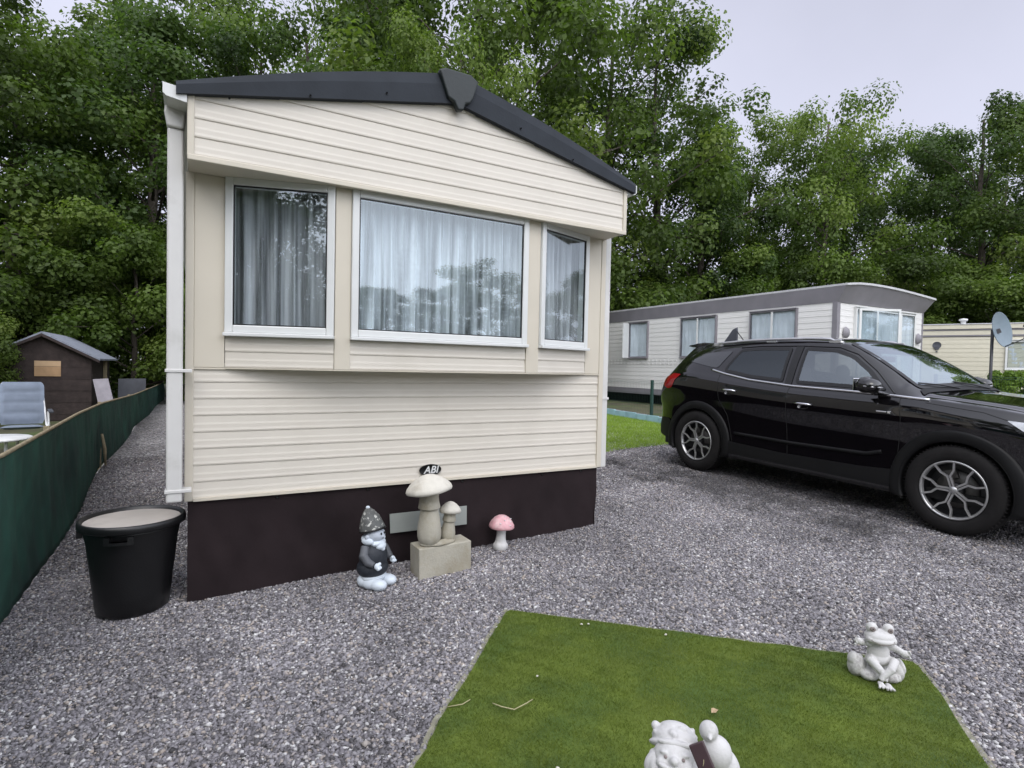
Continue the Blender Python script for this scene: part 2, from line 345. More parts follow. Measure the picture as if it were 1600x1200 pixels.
def curtain_mat(name, col, lo, hi=None, scale=26):
    """net curtain: where the cloth gathers in folds it is several layers thick and less see-through"""
    m = mat(name, col, .9, var=.06, vscale=3); n, l = m.node_tree.nodes, m.node_tree.links
    p = n['Principled BSDF']; out = n['Material Output']; tr = n.new('ShaderNodeBsdfTransparent'); mx = n.new('ShaderNodeMixShader'); mx.inputs['Fac'].default_value = lo
    if hi:
        t = n.new('ShaderNodeTexCoord'); mp = n.new('ShaderNodeMapping'); mp.inputs['Scale'].default_value = (1, .0, .035); l.new(t.outputs['Object'], mp.inputs['Vector'])
        a = n.new('ShaderNodeTexNoise'); a.inputs['Scale'].default_value = scale; a.inputs['Detail'].default_value = 2.5; a.inputs['Roughness'].default_value = .6; l.new(mp.outputs[0], a.inputs['Vector'])
        r = n.new('ShaderNodeMapRange'); r.inputs['From Min'].default_value = .38; r.inputs['From Max'].default_value = .64; r.inputs['To Min'].default_value = lo; r.inputs['To Max'].default_value = hi; l.new(a.outputs['Fac'], r.inputs['Value']); l.new(r.outputs['Result'], mx.inputs['Fac'])
    l.new(p.outputs[0], mx.inputs[1]); l.new(tr.outputs[0], mx.inputs[2]); l.new(mx.outputs[0], out.inputs['Surface']); return m
M['sheer'] = curtain_mat('sheer_curtain', (.80, .82, .85), .0, .72, 24)
M['whitecurtain'] = curtain_mat('white_curtain', (.74, .75, .78), .0, .25, 30)
M['greycurtain'] = curtain_mat('grey_curtain', (.66, .65, .67), .0, .72, 19)

# ------------------------------------------------------------------ ground
def sheet(name, xs, ys, mt, dz=0, kind='structure', clip=None, lab=None, cat=None, wp=False):
    X, Y = np.meshgrid(xs, ys); Z = g(X, Y)+dz
    v = np.stack([X.ravel(), Y.ravel(), Z.ravel()], 1); nx, ny = len(xs), len(ys)
    f = [(j*nx+i, j*nx+i+1, (j+1)*nx+i+1, (j+1)*nx+i) for j in range(ny-1) for i in range(nx-1)]
    me = bpy.data.meshes.new(name); me.from_pydata(v.tolist(), [], f); me.materials.append(mt)
    if clip:
        bm = bmesh.new(); bm.from_mesh(me)
        n = len(clip)
        for i in range(n):
            a, b = Vector((*clip[i], 0)), Vector((*clip[(i+1) % n], 0)); d = b-a; no = Vector((d.y, -d.x, 0))
            bmesh.ops.bisect_plane(bm, geom=bm.verts[:]+bm.edges[:]+bm.faces[:], plane_co=a, plane_no=no, clear_outer=True)
        if wp:
            for v in bm.verts: a_, b_ = warp(v.co.x, v.co.y); v.co.x, v.co.y = float(a_), float(b_)
        bm.to_mesh(me); bm.free()
    o = bpy.data.objects.new(name, me); COL.objects.link(o); tag(o, lab, cat, None, kind)
    return o

far = [-800, -200, -60, -20, -10, -5, -2]
sheet('ground', far+list(np.arange(-1, 6, 1))+[5.6, 8, 12, 20, 40, 100, 300, 800], far[:4]+[-10, -6, -3, 0, 3, 6, 9, 12, 15, 20, 40, 100, 300, 800], M['earth'], -.012)
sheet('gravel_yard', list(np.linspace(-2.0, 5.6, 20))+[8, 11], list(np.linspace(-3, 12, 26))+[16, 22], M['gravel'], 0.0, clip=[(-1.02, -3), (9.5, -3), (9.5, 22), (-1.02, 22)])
TURF = [(1.57, 2.77), (1.535, 2.76), (.70, 1.90), (-.95, .21), (1.0, -.45), (2.49, .87), (3.0, 1.33), (3.015, 1.375), (2.99, 1.405)]
def warp(x, y):
    e = .007*np.sin(9*x+7*y)+.005*np.sin(21*x-13*y+1)+.0035*np.sin(47*x+31*y); return x+e, y+.8*e*np.cos(5*x)
def grow(poly, d):
    c = np.mean(poly, 0); out = []
    for p in poly: v = np.array(p)-c; out.append(tuple(c+v*(1+d/np.linalg.norm(v))))
    return out
sheet('turf_border', np.linspace(-3, 4, 110), np.linspace(-2, 4, 95), M['edging'], .008, clip=grow(TURF, .03), wp=True)
sheet('turf_patch', np.linspace(-3, 4, 110), np.linspace(-2, 4, 95), M['lawn'], .014, clip=TURF, wp=True)
FARL = [(3.1, 6.42), (3.1, 16), (8.25, 16), (8.25, 7.15), (6.75, 6.5), (5.0, 6.30)]
sheet('far_lawn', np.linspace(3, 9, 16), np.linspace(6, 16, 20), M['lawn_far'], .02, clip=FARL)

def inside(poly, x, y):
    r = np.zeros(len(x), bool); n = len(poly)
    for i in range(n):
        (x0, y0), (x1, y1) = poly[i], poly[(i+1) % n]
        c = ((y0 > y) != (y1 > y)) & (x < (x1-x0)*(y-y0)/((y1-y0) if y1 != y0 else 1e-9)+x0); r ^= c
    return r
def visible(x, y, z, mx=.14):
    P = np.stack([x, y, z], 1)-np.array(CAM); d = P@np.array(fw); u = P@np.array(r2)/np.maximum(d, .01); v = P@np.array(u2)/np.maximum(d, .01)
    return (d > .5) & (np.abs(u) < 800/F+mx) & (np.abs(v) < 600/F+mx)
def fast_mesh(name, V, Fc, mt, tint=None, k=3):
    me = bpy.data.meshes.new(name); nf = len(Fc)
    me.vertices.add(len(V)); me.vertices.foreach_set('co', V.astype(np.float32).ravel())
    me.loops.add(nf*k); me.loops.foreach_set('vertex_index', Fc.astype(np.int32).ravel())
    me.polygons.add(nf); me.polygons.foreach_set('loop_start', np.arange(0, nf*k, k, dtype=np.int32))
    me.materials.append(mt); me.update(calc_edges=True)
    if tint is not None:
        a = me.attributes.new('tint', 'FLOAT', 'POINT'); a.data.foreach_set('value', tint.astype(np.float32))
    return me

TURF_IN = grow(TURF, -.008)
def stones(n, x0, x1, y0, y1, smin, smax, keep):
    x = rng.uniform(x0, x1, n); y = rng.uniform(y0, y1, n); z = g(x, y)
    k = visible(x, y, z) & ~inside(TURF_IN, x, y) & keep(x, y); x, y, z = x[k], y[k], z[k]; n = len(x)
    s = rng.uniform(smin, smax, n)*rng.choice([1, 1, 1, .7, 1.25], n)
    base = np.array([(1, 0, 0), (0, 1, 0), (-1, 0, 0), (0, -1, 0), (.15, .1, 1), (-.1, 0, -1)])
    V = base[None]*np.array([1, .75, .5])[None, None]*(1+rng.uniform(-.3, .3, (n, 6, 3)))+rng.uniform(-.22, .22, (n, 6, 3))
    V *= (s/2)[:, None, None]
    a = rng.uniform(0, 2*PI, n); b = rng.normal(0, .5, n); ca, sa, cb, sb = np.cos(a), np.sin(a), np.cos(b), np.sin(b)
    X, Y, Z = V[..., 0], V[..., 1], V[..., 2]
    Y, Z = Y*cb[:, None]-Z*sb[:, None], Y*sb[:, None]+Z*cb[:, None]
    X, Y = X*ca[:, None]-Y*sa[:, None], X*sa[:, None]+Y*ca[:, None]
    V = np.stack([X+x[:, None], Y+y[:, None], Z+(z+s*.14)[:, None]], 2).reshape(-1, 3)
    fb = np.array([(0, 1, 4), (1, 2, 4), (2, 3, 4), (3, 0, 4), (1, 0, 5), (2, 1, 5), (3, 2, 5), (0, 3, 5)])
    Fc = (fb[None]+6*np.arange(n)[:, None, None]).reshape(-1, 3)
    t = np.repeat(np.clip(rng.beta(1.6, 1.9, n), 0, 1), 6)
    return V, Fc, t
def free(x, y):
    return (x > -1.0) & (x < 8.0) & ~((x > .02) & (x < 2.98) & (y > 3.83)) & ~inside(FARL, x, y)
parts = [stones(400000, -1, 5.2, .2, 4.6, .011, .026, free), stones(230000, -1, 8, 4.3, 9, .014, .030, free), stones(60000, 4.8, 8, .5, 4.6, .013, .028, free)]
parts.append(stones(30000, -.9, 3.4, .2, 2.9, .020, .034, free))
V, Fc, T, off = [], [], [], 0
for v, f, t in parts: V.append(v); Fc.append(f+off); T.append(t); off += len(v)
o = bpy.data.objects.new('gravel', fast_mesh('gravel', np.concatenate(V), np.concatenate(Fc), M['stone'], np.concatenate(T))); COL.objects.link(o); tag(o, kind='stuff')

def blades(n, poly, x0, x1, y0, y1, h0, h1, w, dz, name, lean=.5, spill=0, mt='blades'):
    x = rng.uniform(x0, x1, n); y = rng.uniform(y0, y1, n); z = g(x, y)+dz
    k = inside(grow(poly, spill) if spill else poly, x, y) & visible(x, y, z); x, y, z = x[k], y[k], z[k]; n = len(x)
    if poly is TURF: x, y = warp(x, y)
    a = rng.uniform(0, 2*PI, n); h = rng.uniform(h0, h1, n); dx, dy = np.cos(a)*w/2, np.sin(a)*w/2
    lx, ly = rng.normal(0, lean, n)*h, rng.normal(0, lean, n)*h
    V = np.stack([np.stack([x-dx, y-dy, z], 1), np.stack([x+dx, y+dy, z], 1), np.stack([x+lx, y+ly, z+h], 1)], 1).reshape(-1, 3)
    Fc = np.arange(3*n).reshape(-1, 3)
    pn = .48+.16*np.sin(x*3.1+1.3*np.sin(y*2.3))*np.sin(y*4.3+x*1.7)+.14*np.sin(x*9.1+y*7.7+2*np.sin(y*5))*np.sin(y*11-x*4)+.10*np.sin(x*23+3*np.sin(y*9))*np.sin(y*19+2*np.sin(x*13))
    t = np.repeat(np.clip(pn+rng.normal(0, .2, n), 0, 1), 3)
    o = bpy.data.objects.new(name, fast_mesh(name, V, Fc, M[mt], t)); COL.objects.link(o); return tag(o, kind='stuff')
blades(560000, TURF, -.9, 3.1, -.4, 2.85, .007, .016, .0021, .012, 'turf_grass', .7)
blades(120000, FARL, 3, 8.3, 6.2, 12, .02, .05, .008, .016, 'lawn_grass', .4, .06, 'blades2')

# ------------------------------------------------------------------ siding
PROF = [(0, 0), (.0015, .0058), (.010, .0075), (.024, .0052), (.046, .0050), (.058, .0030), (.097, .0018), (.1, 0)]
def siding_bm(x0, x1, z0, z1, pitch=.1, depth=1.0, planes=()):
    """profiled boards in the XZ plane at y=0, bulging towards -Y"""
    bm = bmesh.new(); nx = max(2, int((x1-x0)/.5)+1); xs = np.linspace(x0, x1, nx)
    z = z0; rows = []
    while z < z1-1e-4:
        for pz, py in PROF[:-1]: rows.append((z+pz*pitch/.1, -py*depth))
        z += pitch
    rows.append((z, 0))
    grid = [[bm.verts.new((x, y, zz)) for x in xs] for zz, y in rows]
    for j in range(len(rows)-1):
        for i in range(nx-1): bm.faces.new((grid[j][i], grid[j][i+1], grid[j+1][i+1], grid[j+1][i]))
    for co, no in list(planes)+[((0, 0, z1), (0, 0, 1))]:
        bmesh.ops.bisect_plane(bm, geom=bm.verts[:]+bm.edges[:]+bm.faces[:], plane_co=co, plane_no=no, clear_outer=True)
    return bm
def siding(name, mt, parent, Mx, *a, **k):
    bm = siding_bm(*a, **k); bm.transform(Mx); return bmobj(name, bm, mt, parent)

def frameM(p0, p1):
    """matrix: local x runs p0->p1, local -y outward, z up; also the length"""
    a, b = Vector((p0[0], p0[1], 0)), Vector((p1[0], p1[1], 0)); d = (b-a).normalized(); n = Vector((-d.y, d.x, 0))
    return Matrix(((d.x, n.x, 0, a.x), (d.y, n.y, 0, a.y), (0, 0, 1, 0), (0, 0, 0, 1))), (b-a).length

def pleats(w, h, n, amp, seed, gaps=0):
    r = random.Random(seed); nx = int(w/.006)+2; ph = 0; vs = []; fs = []
    freq = [r.uniform(.6, 1.5) for _ in range(nx//8+3)]; am = [r.uniform(.4, 1.3) for _ in range(nx//8+3)]
    xs = []
    for i in range(nx):
        q = i/8; k = int(q); fr = freq[k]*(1-(q-k))+freq[k+1]*(q-k); ph += fr*2*PI*n/nx
        a = am[k]*(1-(q-k))+am[k+1]*(q-k); xs.append((w*i/(nx-1), amp*a*(math.sin(ph)+.35*math.sin(2.3*ph+1))))
    rows = 7
    for j in range(rows):
        t = j/(rows-1)
        for i, (x, y) in enumerate(xs): vs.append((x+.006*math.sin(3*t+i*.05), y*(1.15-.4*t)+.004*math.sin(5*t+i*.11), h*t))
    for j in range(rows-1):
        for i in range(nx-1): fs.append((j*nx+i, j*nx+i+1, (j+1)*nx+i+1, (j+1)*nx+i))
    return vs, fs

def window(parent, Mx, x0, x1, z0, z1, fwid=.045, proud=.03, cur='sheer', n=14, seed=1, drip=True, depth=.05, glass='glass', fm='upvc', amp=.016, drop=.05, cin=.0, cwide=0):
    """frame is the part; pane, curtain and sill are its sub-parts"""
    f = MB()
    yo, yi = -proud, depth
    for a in ((x0, x0+fwid, z0, z1), (x1-fwid, x1, z0, z1), (x0+fwid, x1-fwid, z0, z0+fwid), (x0+fwid, x1-fwid, z1-fwid, z1)):
        f.box(a[0], a[1], yo, yi, a[2], a[3], mat=Mx)
    w = f.build('window', M[fm], parent, bevel=.006)
    b = MB(); i0, i1, j0, j1 = x0+fwid, x1-fwid, z0+fwid, z1-fwid       # dark rubber gasket
    for a in ((i0, i0+.007, j0, j1), (i1-.007, i1, j0, j1), (i0+.007, i1-.007, j0, j0+.007), (i0+.007, i1-.007, j1-.007, j1)):
        b.box(a[0], a[1], yo+.008, yo+.02, a[2], a[3], mat=Mx)
    b.build('gasket', M['black_plastic'], w)
    gl = MB(); y = yo+.014
    gl.add([Mx @ Vector(p) for p in ((i0, y, j0), (i1, y, j0), (i1, y, j1), (i0, y, j1))], [(0, 1, 2, 3)]); gl.build('pane', M[glass], w)
    s = MB(); s.box(x0-.004, x1+.004, yo-.022, -.001, z0-.022, z0-.0005, mat=Mx); s.build('sill', M[fm], w, bevel=.004)
    if drip:
        d = MB(); d.box(x0-.006, x1+.006, yo-.028, -.001, z1+.0005, z1+.018, mat=Mx); d.build('drip_rail', M[fm], w, bevel=.004)
    ex = .035 if glass == 'glass' else 0; vs, fs = pleats(x1-x0-2*fwid-.01+2*ex, j1-j0+.02+ex, n, amp, seed)
    c = MB(); c.add([Mx @ Vector((v[0]+i0+.005-ex, v[1]+depth+drop, v[2]+j0-.02)) for v in vs], fs, smooth=True); c.build('curtain', M[cur], w)
    return w

# ------------------------------------------------------------------ the near caravan
Y1, YB, YP, XL, XR = 3.787, 3.60, 3.53, -.045, 2.985
ZB, ZM, ZS, ZE, ZA = .487, 1.262, 2.408, 2.718, 3.045
cv = root('static_caravan', 'large cream static caravan with bay windows, dark grey gable roof and brown skirting', 'caravan')
YK = 14.2
siding('siding', M['siding'], cv, Matrix.Translation((0, Y1, 0)), XL+.03, XR-.03, ZB, ZM+.03, .0985)
# pediment that overhangs the bay
sl_ = (ZA-ZE)/(1.5-XL)
siding('gable_siding', M['siding'], cv, Matrix.Translation((0, YP, 0)), XL+.028, XR-.028, ZS, ZA, .1,
       planes=[((1.5, 0, ZA), (-sl_, 0, 1)), ((1.5, 0, ZA), (sl_, 0, 1))])
t = MB()
t.box(XL-.004, XL+.03, YP-.016, YP+.1, ZS-.012, ZE+.02); t.build('corner_trim', M['cream'], cv, bevel=.005); t = MB(); t.box(XR-.03, XR+.004, YP-.016, YP+.1, ZS-.012, ZE+.02)
t.build('corner_trim', M['cream'], cv, bevel=.005)
t = MB(); t.box(XL-.002, XR+.002, YP-.018, YP-.002, ZS-.028, ZS+.002); t.box(XL, XR, YP-.001, Y1+.06, ZS-.02, ZS+.006); t.build('soffit', M['cream'], cv, bevel=.004)
t = MB(); t.box(XL-.012, XL+.032, Y1-.018, Y1+.05, ZB-.01, ZS-.021); t.build('corner_trim', M['cream'], cv, bevel=.005)
t = MB(); t.box(XR-.035, XR+.012, Y1-.018, Y1+.05, ZB-.01, ZS-.021); t.build('corner_trim', M['cream'], cv, bevel=.005)
t = MB(); t.box(XL+.033, XR-.036, Y1-.02, Y1-.001, ZB-.012, ZB+.006); t.build('bottom_trim', M['cream'], cv)
# bay: flat cheek, angled light, post, centre light, post, angled light, cheek
A0, A1, A2, A3, A4, A5 = (.15, Y1-.012), (.745, YB), (.843, YB), (2.125, YB), (2.235, YB), (2.80, Y1-.012)
for a in ((XL+.032, .147, Y1-.014, Y1+.03), (2.803, XR-.036, Y1-.014, Y1+.03), (.746, .842, YB-.012, YB+.05), (2.126, 2.234, YB-.012, YB+.05)):
    ch = MB(); ch.box(*a, ZM+.002, ZS-.021); ch.build('bay_panel', M['cream'], cv, bevel=.004)
pl = MB(); pl.prism([(.15, Y1-.02), (.745, YB-.01), (2.235, YB-.01), (2.80, Y1-.02), (2.80, Y1+.02), (.15, Y1+.02)], 2, ZM-.004, ZM+.003)
pl.prism([(XL+.03, Y1-.016), (XR-.03, Y1-.016), (XR-.03, Y1), (XL+.03, Y1)], 2, ZM-.008, ZM+.001)
pl.build('bay_floor', M['cream'], cv)
for (p0, p1, cur, n, seed, amp, wd) in ((A0, A1, 'greycurtain', 5, 5, .034, 0), (A2, A3, 'sheer', 15, 2, .026, 0), (A4, A5, 'greycurtain', 7, 9, .028, 0)):
    Mx, L = frameM(p0, p1)
    w = window(cv, Mx, 0.0, L, 1.475, 2.39, cur=cur, n=n, seed=seed, amp=amp)
    siding('bay_siding', M['siding'], cv, Mx @ Matrix.Translation((0, .003, 0)), .0, L, ZM+.004, 1.452, .095)
    hd = MB(); hd.box(0, L, -.005, .03, 2.392, ZS-.021, mat=Mx); hd.build('bay_head', M['cream'], cv)
# sheer tails where the grey curtain of the left light parts
# room behind the glass
rm = MB(); z0, z1 = ZM+.004, ZS-.022
rm.add([(XL+.05, 6.8, z0), (XR-.05, 6.8, z0), (XR-.05, 6.8, z1), (XL+.05, 6.8, z1), (XL+.05, Y1+.04, z0), (XR-.05, Y1+.04, z0), (XR-.05, Y1+.04, z1), (XL+.05, Y1+.04, z1)],
       [(0, 1, 2, 3), (0, 4, 5, 1), (3, 2, 6, 7), (0, 3, 7, 4), (1, 5, 6, 2)])
rm.build('interior', M['room'], cv)
# side walls, back, underside
side = Matrix.Translation((XR+.003, YK, 0)) @ Matrix.Rotation(-PI/2, 4, 'Z')
sideR = Matrix.Translation((XR, 0, 0)) @ Matrix(((0, -1, 0, 0), (1, 0, 0, 0), (0, 0, 1, 0), (0, 0, 0, 1)))
siding('siding', M['siding'], cv, sideR, Y1+.05, YK, ZB, ZE, .0985)
sideL = Matrix.Translation((XL, 0, 0)) @ Matrix(((0, 1, 0, 0), (1, 0, 0, 0), (0, 0, 1, 0), (0, 0, 0, 1)))
siding('siding', M['siding'], cv, sideL, Y1+.05, YK, ZB, ZE, .0985)
bk = MB(); bk.prism([(XL, ZB), (XR, ZB), (XR, ZE), (1.5, ZA), (XL, ZE)], 1, YK, YK+.03); bk.build('end_wall', M['cream'], cv)
# windows on the long side that faces the car
for y in (5.2, 7.6, 10.4, 12.6):
    Mx, L = frameM((XR+.02, y), (XR+.02, y+1.15)); window(cv, Mx, 0, L, 1.3, 2.25, seed=int(y*7), n=12)
# roof: two sheets with a deep folded front edge that is tallest at the ridge
YF = 3.485
rf = MB()
for sgn in (-1, 1):
    xe = -.10 if sgn < 0 else 3.05; ze_t = 2.778 if sgn < 0 else 2.80; zr_t = 3.245; n = 10
    top = [(1.5+(xe-1.5)*i/n, zr_t+(ze_t-zr_t)*(i/n)-.035*math.sin(PI*i/n)*-1*.9) for i in range(n+1)]
    bot = [(x, min(3.052-sl_*abs(x-1.5), 9)-.012) for x, z in top]
    bot = [(x, min(b, z-.03)) for (x, b), (_, z) in zip(bot, top)]
    # front face, slightly cambered, top sheet, lower lip
    vs = []
    for (x, zt), (_, zb) in zip(top, bot):
        vs += [(x, YF+.05, zb), (x, YF, zb), (x, YF-.0005, zb+(zt-zb)*.6), (x, YF+.012, zt-.008), (x, YF+.06, zt), (x, YK+.1, zt), (x, YK+.1, zb)]
    m_ = 7; fs = []
    for i in range(n):
        for k in range(m_): fs.append((i*m_+k, i*m_+(k+1) % m_, (i+1)*m_+(k+1) % m_, (i+1)*m_+k))
    fs += [tuple(range(m_)), tuple(n*m_+k for k in range(m_))]
    rf.add(vs, fs)
rf.build('roof', M['anthracite'], cv)
for sgn, x_ in ((-1, XL-.05), (1, XR+.05)): pass
cap = MB()
cap.prism([(1.355, 3.215), (1.40, 3.235), (1.58, 3.235), (1.635, 3.20), (1.60, 3.085), (1.575, 3.045), (1.545, 3.035), (1.53, 2.99), (1.49, 2.982), (1.465, 3.03), (1.42, 3.05)], 1, YF-.03, YF+.02)
cap.box(1.44, 1.56, YF+.021, YK, 3.225, 3.25); cap.build('ridge_cap', M['ridge'], cv, bevel=.012, seg=3)
for sgn in (-1, 1):
    for q in (.32, .62, .9): sc = MB(); sc.lathe([(0, -.004), (.006, -.003), (.006, .003)], 8, (1.5+sgn*1.5*q, YF-.006, 3.12-.43*q), mat=Matrix.Rotation(PI/2, 4, 'X')); sc.build('roof_screw', M['black_plastic'], cv)
# gutters and downpipes
gt = MB(); gt.prism([(-.160, 2.752), (-.160, 2.70), (-.145, 2.685), (-.10, 2.675), (-.05, 2.67), (-.05, 2.69), (-.10, 2.692), (-.14, 2.70), (-.148, 2.712), (-.148, 2.752)], 1, YP-.02, YK)
gt.prism([(-.160, 2.752), (-.160, 2.70), (-.145, 2.685), (-.05, 2.67), (-.05, 2.74)], 1, YP-.03, YP-.02)
gt.build('gutter', M['upvc'], cv)
gt = MB(); gt.prism([(3.09, 2.79), (3.09, 2.73), (3.07, 2.712), (2.99, 2.70), (2.99, 2.715), (3.06, 2.725), (3.078, 2.74), (3.078, 2.79)], 1, YP-.0, YK)
gt.prism([(3.09, 2.79), (3.09, 2.73), (3.07, 2.712), (2.99, 2.70), (2.99, 2.76)], 1, YP-.01, YP); gt.build('gutter', M['upvc'], cv)
yp = 3.70
dp = MB(); dp.box(-.145, -.066, yp-.04, yp+.03, .50, 2.58)
dp.prism([(-.155, 2.70), (-.058, 2.70), (-.058, 2.66), (-.066, 2.58), (-.145, 2.58), (-.16, 2.66)], 1, yp-.055, yp+.035)
d_ = dp.build('downpipe', M['pvc_dirty'], cv, bevel=.012, seg=3)
for z in (1.235, .555): br = MB(); br.box(-.152, -.02, yp-.046, yp+.036, z, z+.018); br.build('bracket', M['pvc_dirty'], d_, bevel=.003)
dp = MB(); dp.box(3.0, 3.06, Y1-.005, Y1+.055, .47, 2.62); d2 = dp.build('downpipe', M['pvc_dirty'], cv, bevel=.01)
br = MB(); br.box(2.99, 3.066, Y1-.012, Y1+.06, 1.05, 1.068); br.build('bracket', M['pvc_dirty'], d2)
# brown fabric skirting, slightly baggy, running round the corners
def skirt_sheet(p0, p1, ztop, nseg, seed, name):
    r = random.Random(seed); vs = []; rows = 14
    for i in range(nseg+1):
        t_ = i/nseg; x = p0[0]+(p1[0]-p0[0])*t_; y = p0[1]+(p1[1]-p0[1])*t_; zb = float(g(x, y))-.02
        for j in range(rows+1):
            q = j/rows; z = zb+(ztop-zb)*q
            b = (.006*math.sin(9*x+3*q+y)+.004*math.sin(23*x-6*q)+.003*math.sin(41*x+9*q))*math.sin(PI*min(q+.12, 1))+.008*(1-q)*math.sin(5.3*x+1)
            nx_, ny_ = (p1[1]-p0[1]), -(p1[0]-p0[0]); L_ = math.hypot(nx_, ny_)
            vs.append((x+nx_/L_*b, y+ny_/L_*b, z))
    fs = [(i*(rows+1)+j, (i+1)*(rows+1)+j, (i+1)*(rows+1)+j+1, i*(rows+1)+j+1) for i in range(nseg) for j in range(rows)]
    mb = MB(); mb.add(vs, fs, smooth=True); return mb.build(name, M['skirt'], cv)
s1 = skirt_sheet((XL+.005, Y1+.0), (XR-.02, Y1+.0), ZB-.004, 150, 1, 'skirting')
skirt_sheet((XR-.02, Y1+.001), (XR-.02, YK), ZB-.004, 150, 2, 'skirting')
skirt_sheet((XL+.005, YK), (XL+.005, Y1+.001), ZB-.004, 150, 3, 'skirting')
for x in (.45, 1.02, 1.72, 2.05, 2.42, 2.8): bt = MB(); bt.lathe([(0, -.008), (.007, -.006), (.009, 0)], 10, (x, Y1-.008, ZB-.03), mat=Matrix.Rotation(PI/2, 4, 'X')); bt.build('fixing', M['black_plastic'], s1)
un = MB(); un.box(XL+.01, XR-.03, Y1+.02, YK-.01, ZB-.0, ZB+.02); un.build('floor', M['black_plastic'], cv)
pt = MB(); pt.prism([(1.165, .278), (1.747, .277), (1.749, .139), (1.171, .143)], 1, Y1-.034, Y1-.03); pt.build('plate', M['greyplate'], cv, bevel=.0015)
# oval maker's badge
bd = MB(); bd.lathe([(0, -.006), (.078, -.005), (.083, 0), (.083, .004)], 40, (1.462, Y1-.016, .560), mat=Matrix.Rotation(PI/2, 4, 'X') @ Matrix.Diagonal((1, .5, 1, 1)))
badge = bd.build('badge', M['black_plastic'], cv)
def text_mesh(txt, size, loc, rot, mt, parent, shear=0, ext=.001, bold=.0):
    cu = bpy.data.curves.new('lettering', 'FONT'); cu.body = txt; cu.size = size; cu.extrude = ext; cu.align_x = 'CENTER'; cu.align_y = 'CENTER'; cu.shear = shear; cu.offset = bold
    o = bpy.data.objects.new('lettering', cu); COL.objects.link(o); bpy.context.view_layer.update()
    me = bpy.data.meshes.new_from_object(o.evaluated_get(bpy.context.evaluated_depsgraph_get())); bpy.data.objects.remove(o)
    me.transform(Matrix.Translation(loc) @ Euler(rot).to_matrix().to_4x4()); me.materials.append(mt)
    o = bpy.data.objects.new('lettering', me); COL.objects.link(o); o.parent = parent; return o
text_mesh('ABI', .072, (1.464, Y1-.024, .560), (PI/2, 0, 0), M['upvc'], badge, .25, .001, .0012)
settle(cv, (1.47, Y1, float(g(1.47, Y1))))

# ------------------------------------------------------------------ the black car (u = metres back from the nose, x = sideways, z up)
car = root('parked_car', 'black five-door SUV with alloy wheels parked on the gravel', 'car')
ST = [  # u, w, zb, belt, rail_w, rail_z, top_z
 (0.00, .62, .34, .76, .50, .80, .82), (0.08, .80, .27, .87, .62, .915, .935), (0.30, .895, .24, .975, .70, 1.005, 1.035), (0.60, .93, .235, 1.03, .75, 1.055, 1.088),
 (0.95, .938, .235, 1.062, .77, 1.088, 1.122), (1.16, .938, .235, 1.08, .77, 1.105, 1.14), (1.26, .938, .235, 1.085, .765, 1.15, 1.185), (1.50, .938, .235, 1.09, .715, 1.305, 1.35),
 (1.75, .938, .235, 1.095, .67, 1.445, 1.50), (1.95, .938, .235, 1.10, .64, 1.53, 1.588), (2.20, .938, .235, 1.105, .625, 1.562, 1.622), (2.6, .938, .235, 1.125, .615, 1.572, 1.635), (3.0, .938, .235, 1.155, .61, 1.565, 1.63),
 (3.4, .934, .24, 1.195, .60, 1.548, 1.612), (3.75, .925, .26, 1.215, .59, 1.522, 1.585), (4.00, .90, .29, 1.20, .575, 1.485, 1.545), (4.12, .88, .31, 1.17, .57, 1.40, 1.45), (4.26, .845, .33, 1.11, .58, 1.22, 1.25), (4.37, .80, .35, 1.02, .60, 1.07, 1.085),
 (4.43, .74, .38, .93, .58, .955, .965), (4.455, .66, .42, .80, .52, .83, .835)]
SA = np.array(ST); SA[:, 0] = np.where(SA[:, 0] > 3.75, 3.75+(SA[:, 0]-3.75)*.84, SA[:, 0]); UE = SA[-1, 0]
def pchip(x, y, q):
    h = np.diff(x); dl = np.diff(y)/h; n = len(x); m = np.zeros(n); m[0], m[-1] = dl[0], dl[-1]
    for i in range(1, n-1):
        if dl[i-1]*dl[i] > 0:
            w1, w2 = 2*h[i]+h[i-1], h[i]+2*h[i-1]; m[i] = (w1+w2)/(w1/dl[i-1]+w2/dl[i])
    k = np.clip(np.searchsorted(x, q)-1, 0, n-2); t = (q-x[k])/h[k]
    return ((1+2*t)*(1-t)**2)*y[k]+t*(1-t)**2*h[k]*m[k]+t*t*(3-2*t)*y[k+1]+t*t*(t-1)*h[k]*m[k+1]
US = np.concatenate([np.linspace(0, .1, 6)[:-1], np.linspace(.1, 4.2, 190)[:-1], np.linspace(4.2, UE, 12)])
cols = [pchip(SA[:, 0], SA[:, i], US) for i in range(1, 7)]
secs = []
for i, u in enumerate(US):
    w, zb, bz, rw, rz, tz = [c[i] for c in cols]
    P = [(w-.25, zb-.005), (w-.06, zb), (w-.034, zb+.07), (w-.040, zb+(bz-zb)*.30), (w-.034, zb+(bz-zb)*.55), (w-.002, bz-.155), (w-.022, bz-.055), (w-.062, bz), (rw+(w-.062-rw)*.5+.012, (bz+rz)/2), (rw, rz-.02 if rz-bz > .1 else rz-.003), (rw-.09, rz+(tz-rz)*.45), (rw-.32, tz-.012), (0, tz)]
    P = np.array(P); s = np.arange(len(P)); q = np.linspace(0, len(P)-1, 61)
    # Catmull-Rom through the section points
    out = []
    for qq in q:
        k = min(int(qq), len(P)-2); t_ = qq-k; p0, p1, p2, p3 = P[max(k-1, 0)], P[k], P[k+1], P[min(k+2, len(P)-1)]
        out.append(.5*((2*p1)+(-p0+p2)*t_+(2*p0-5*p1+4*p2-p3)*t_*t_+(-p0+3*p1-3*p2+p3)*t_**3))
    secs.append(np.array(out))
NS, NU = 61, len(US)
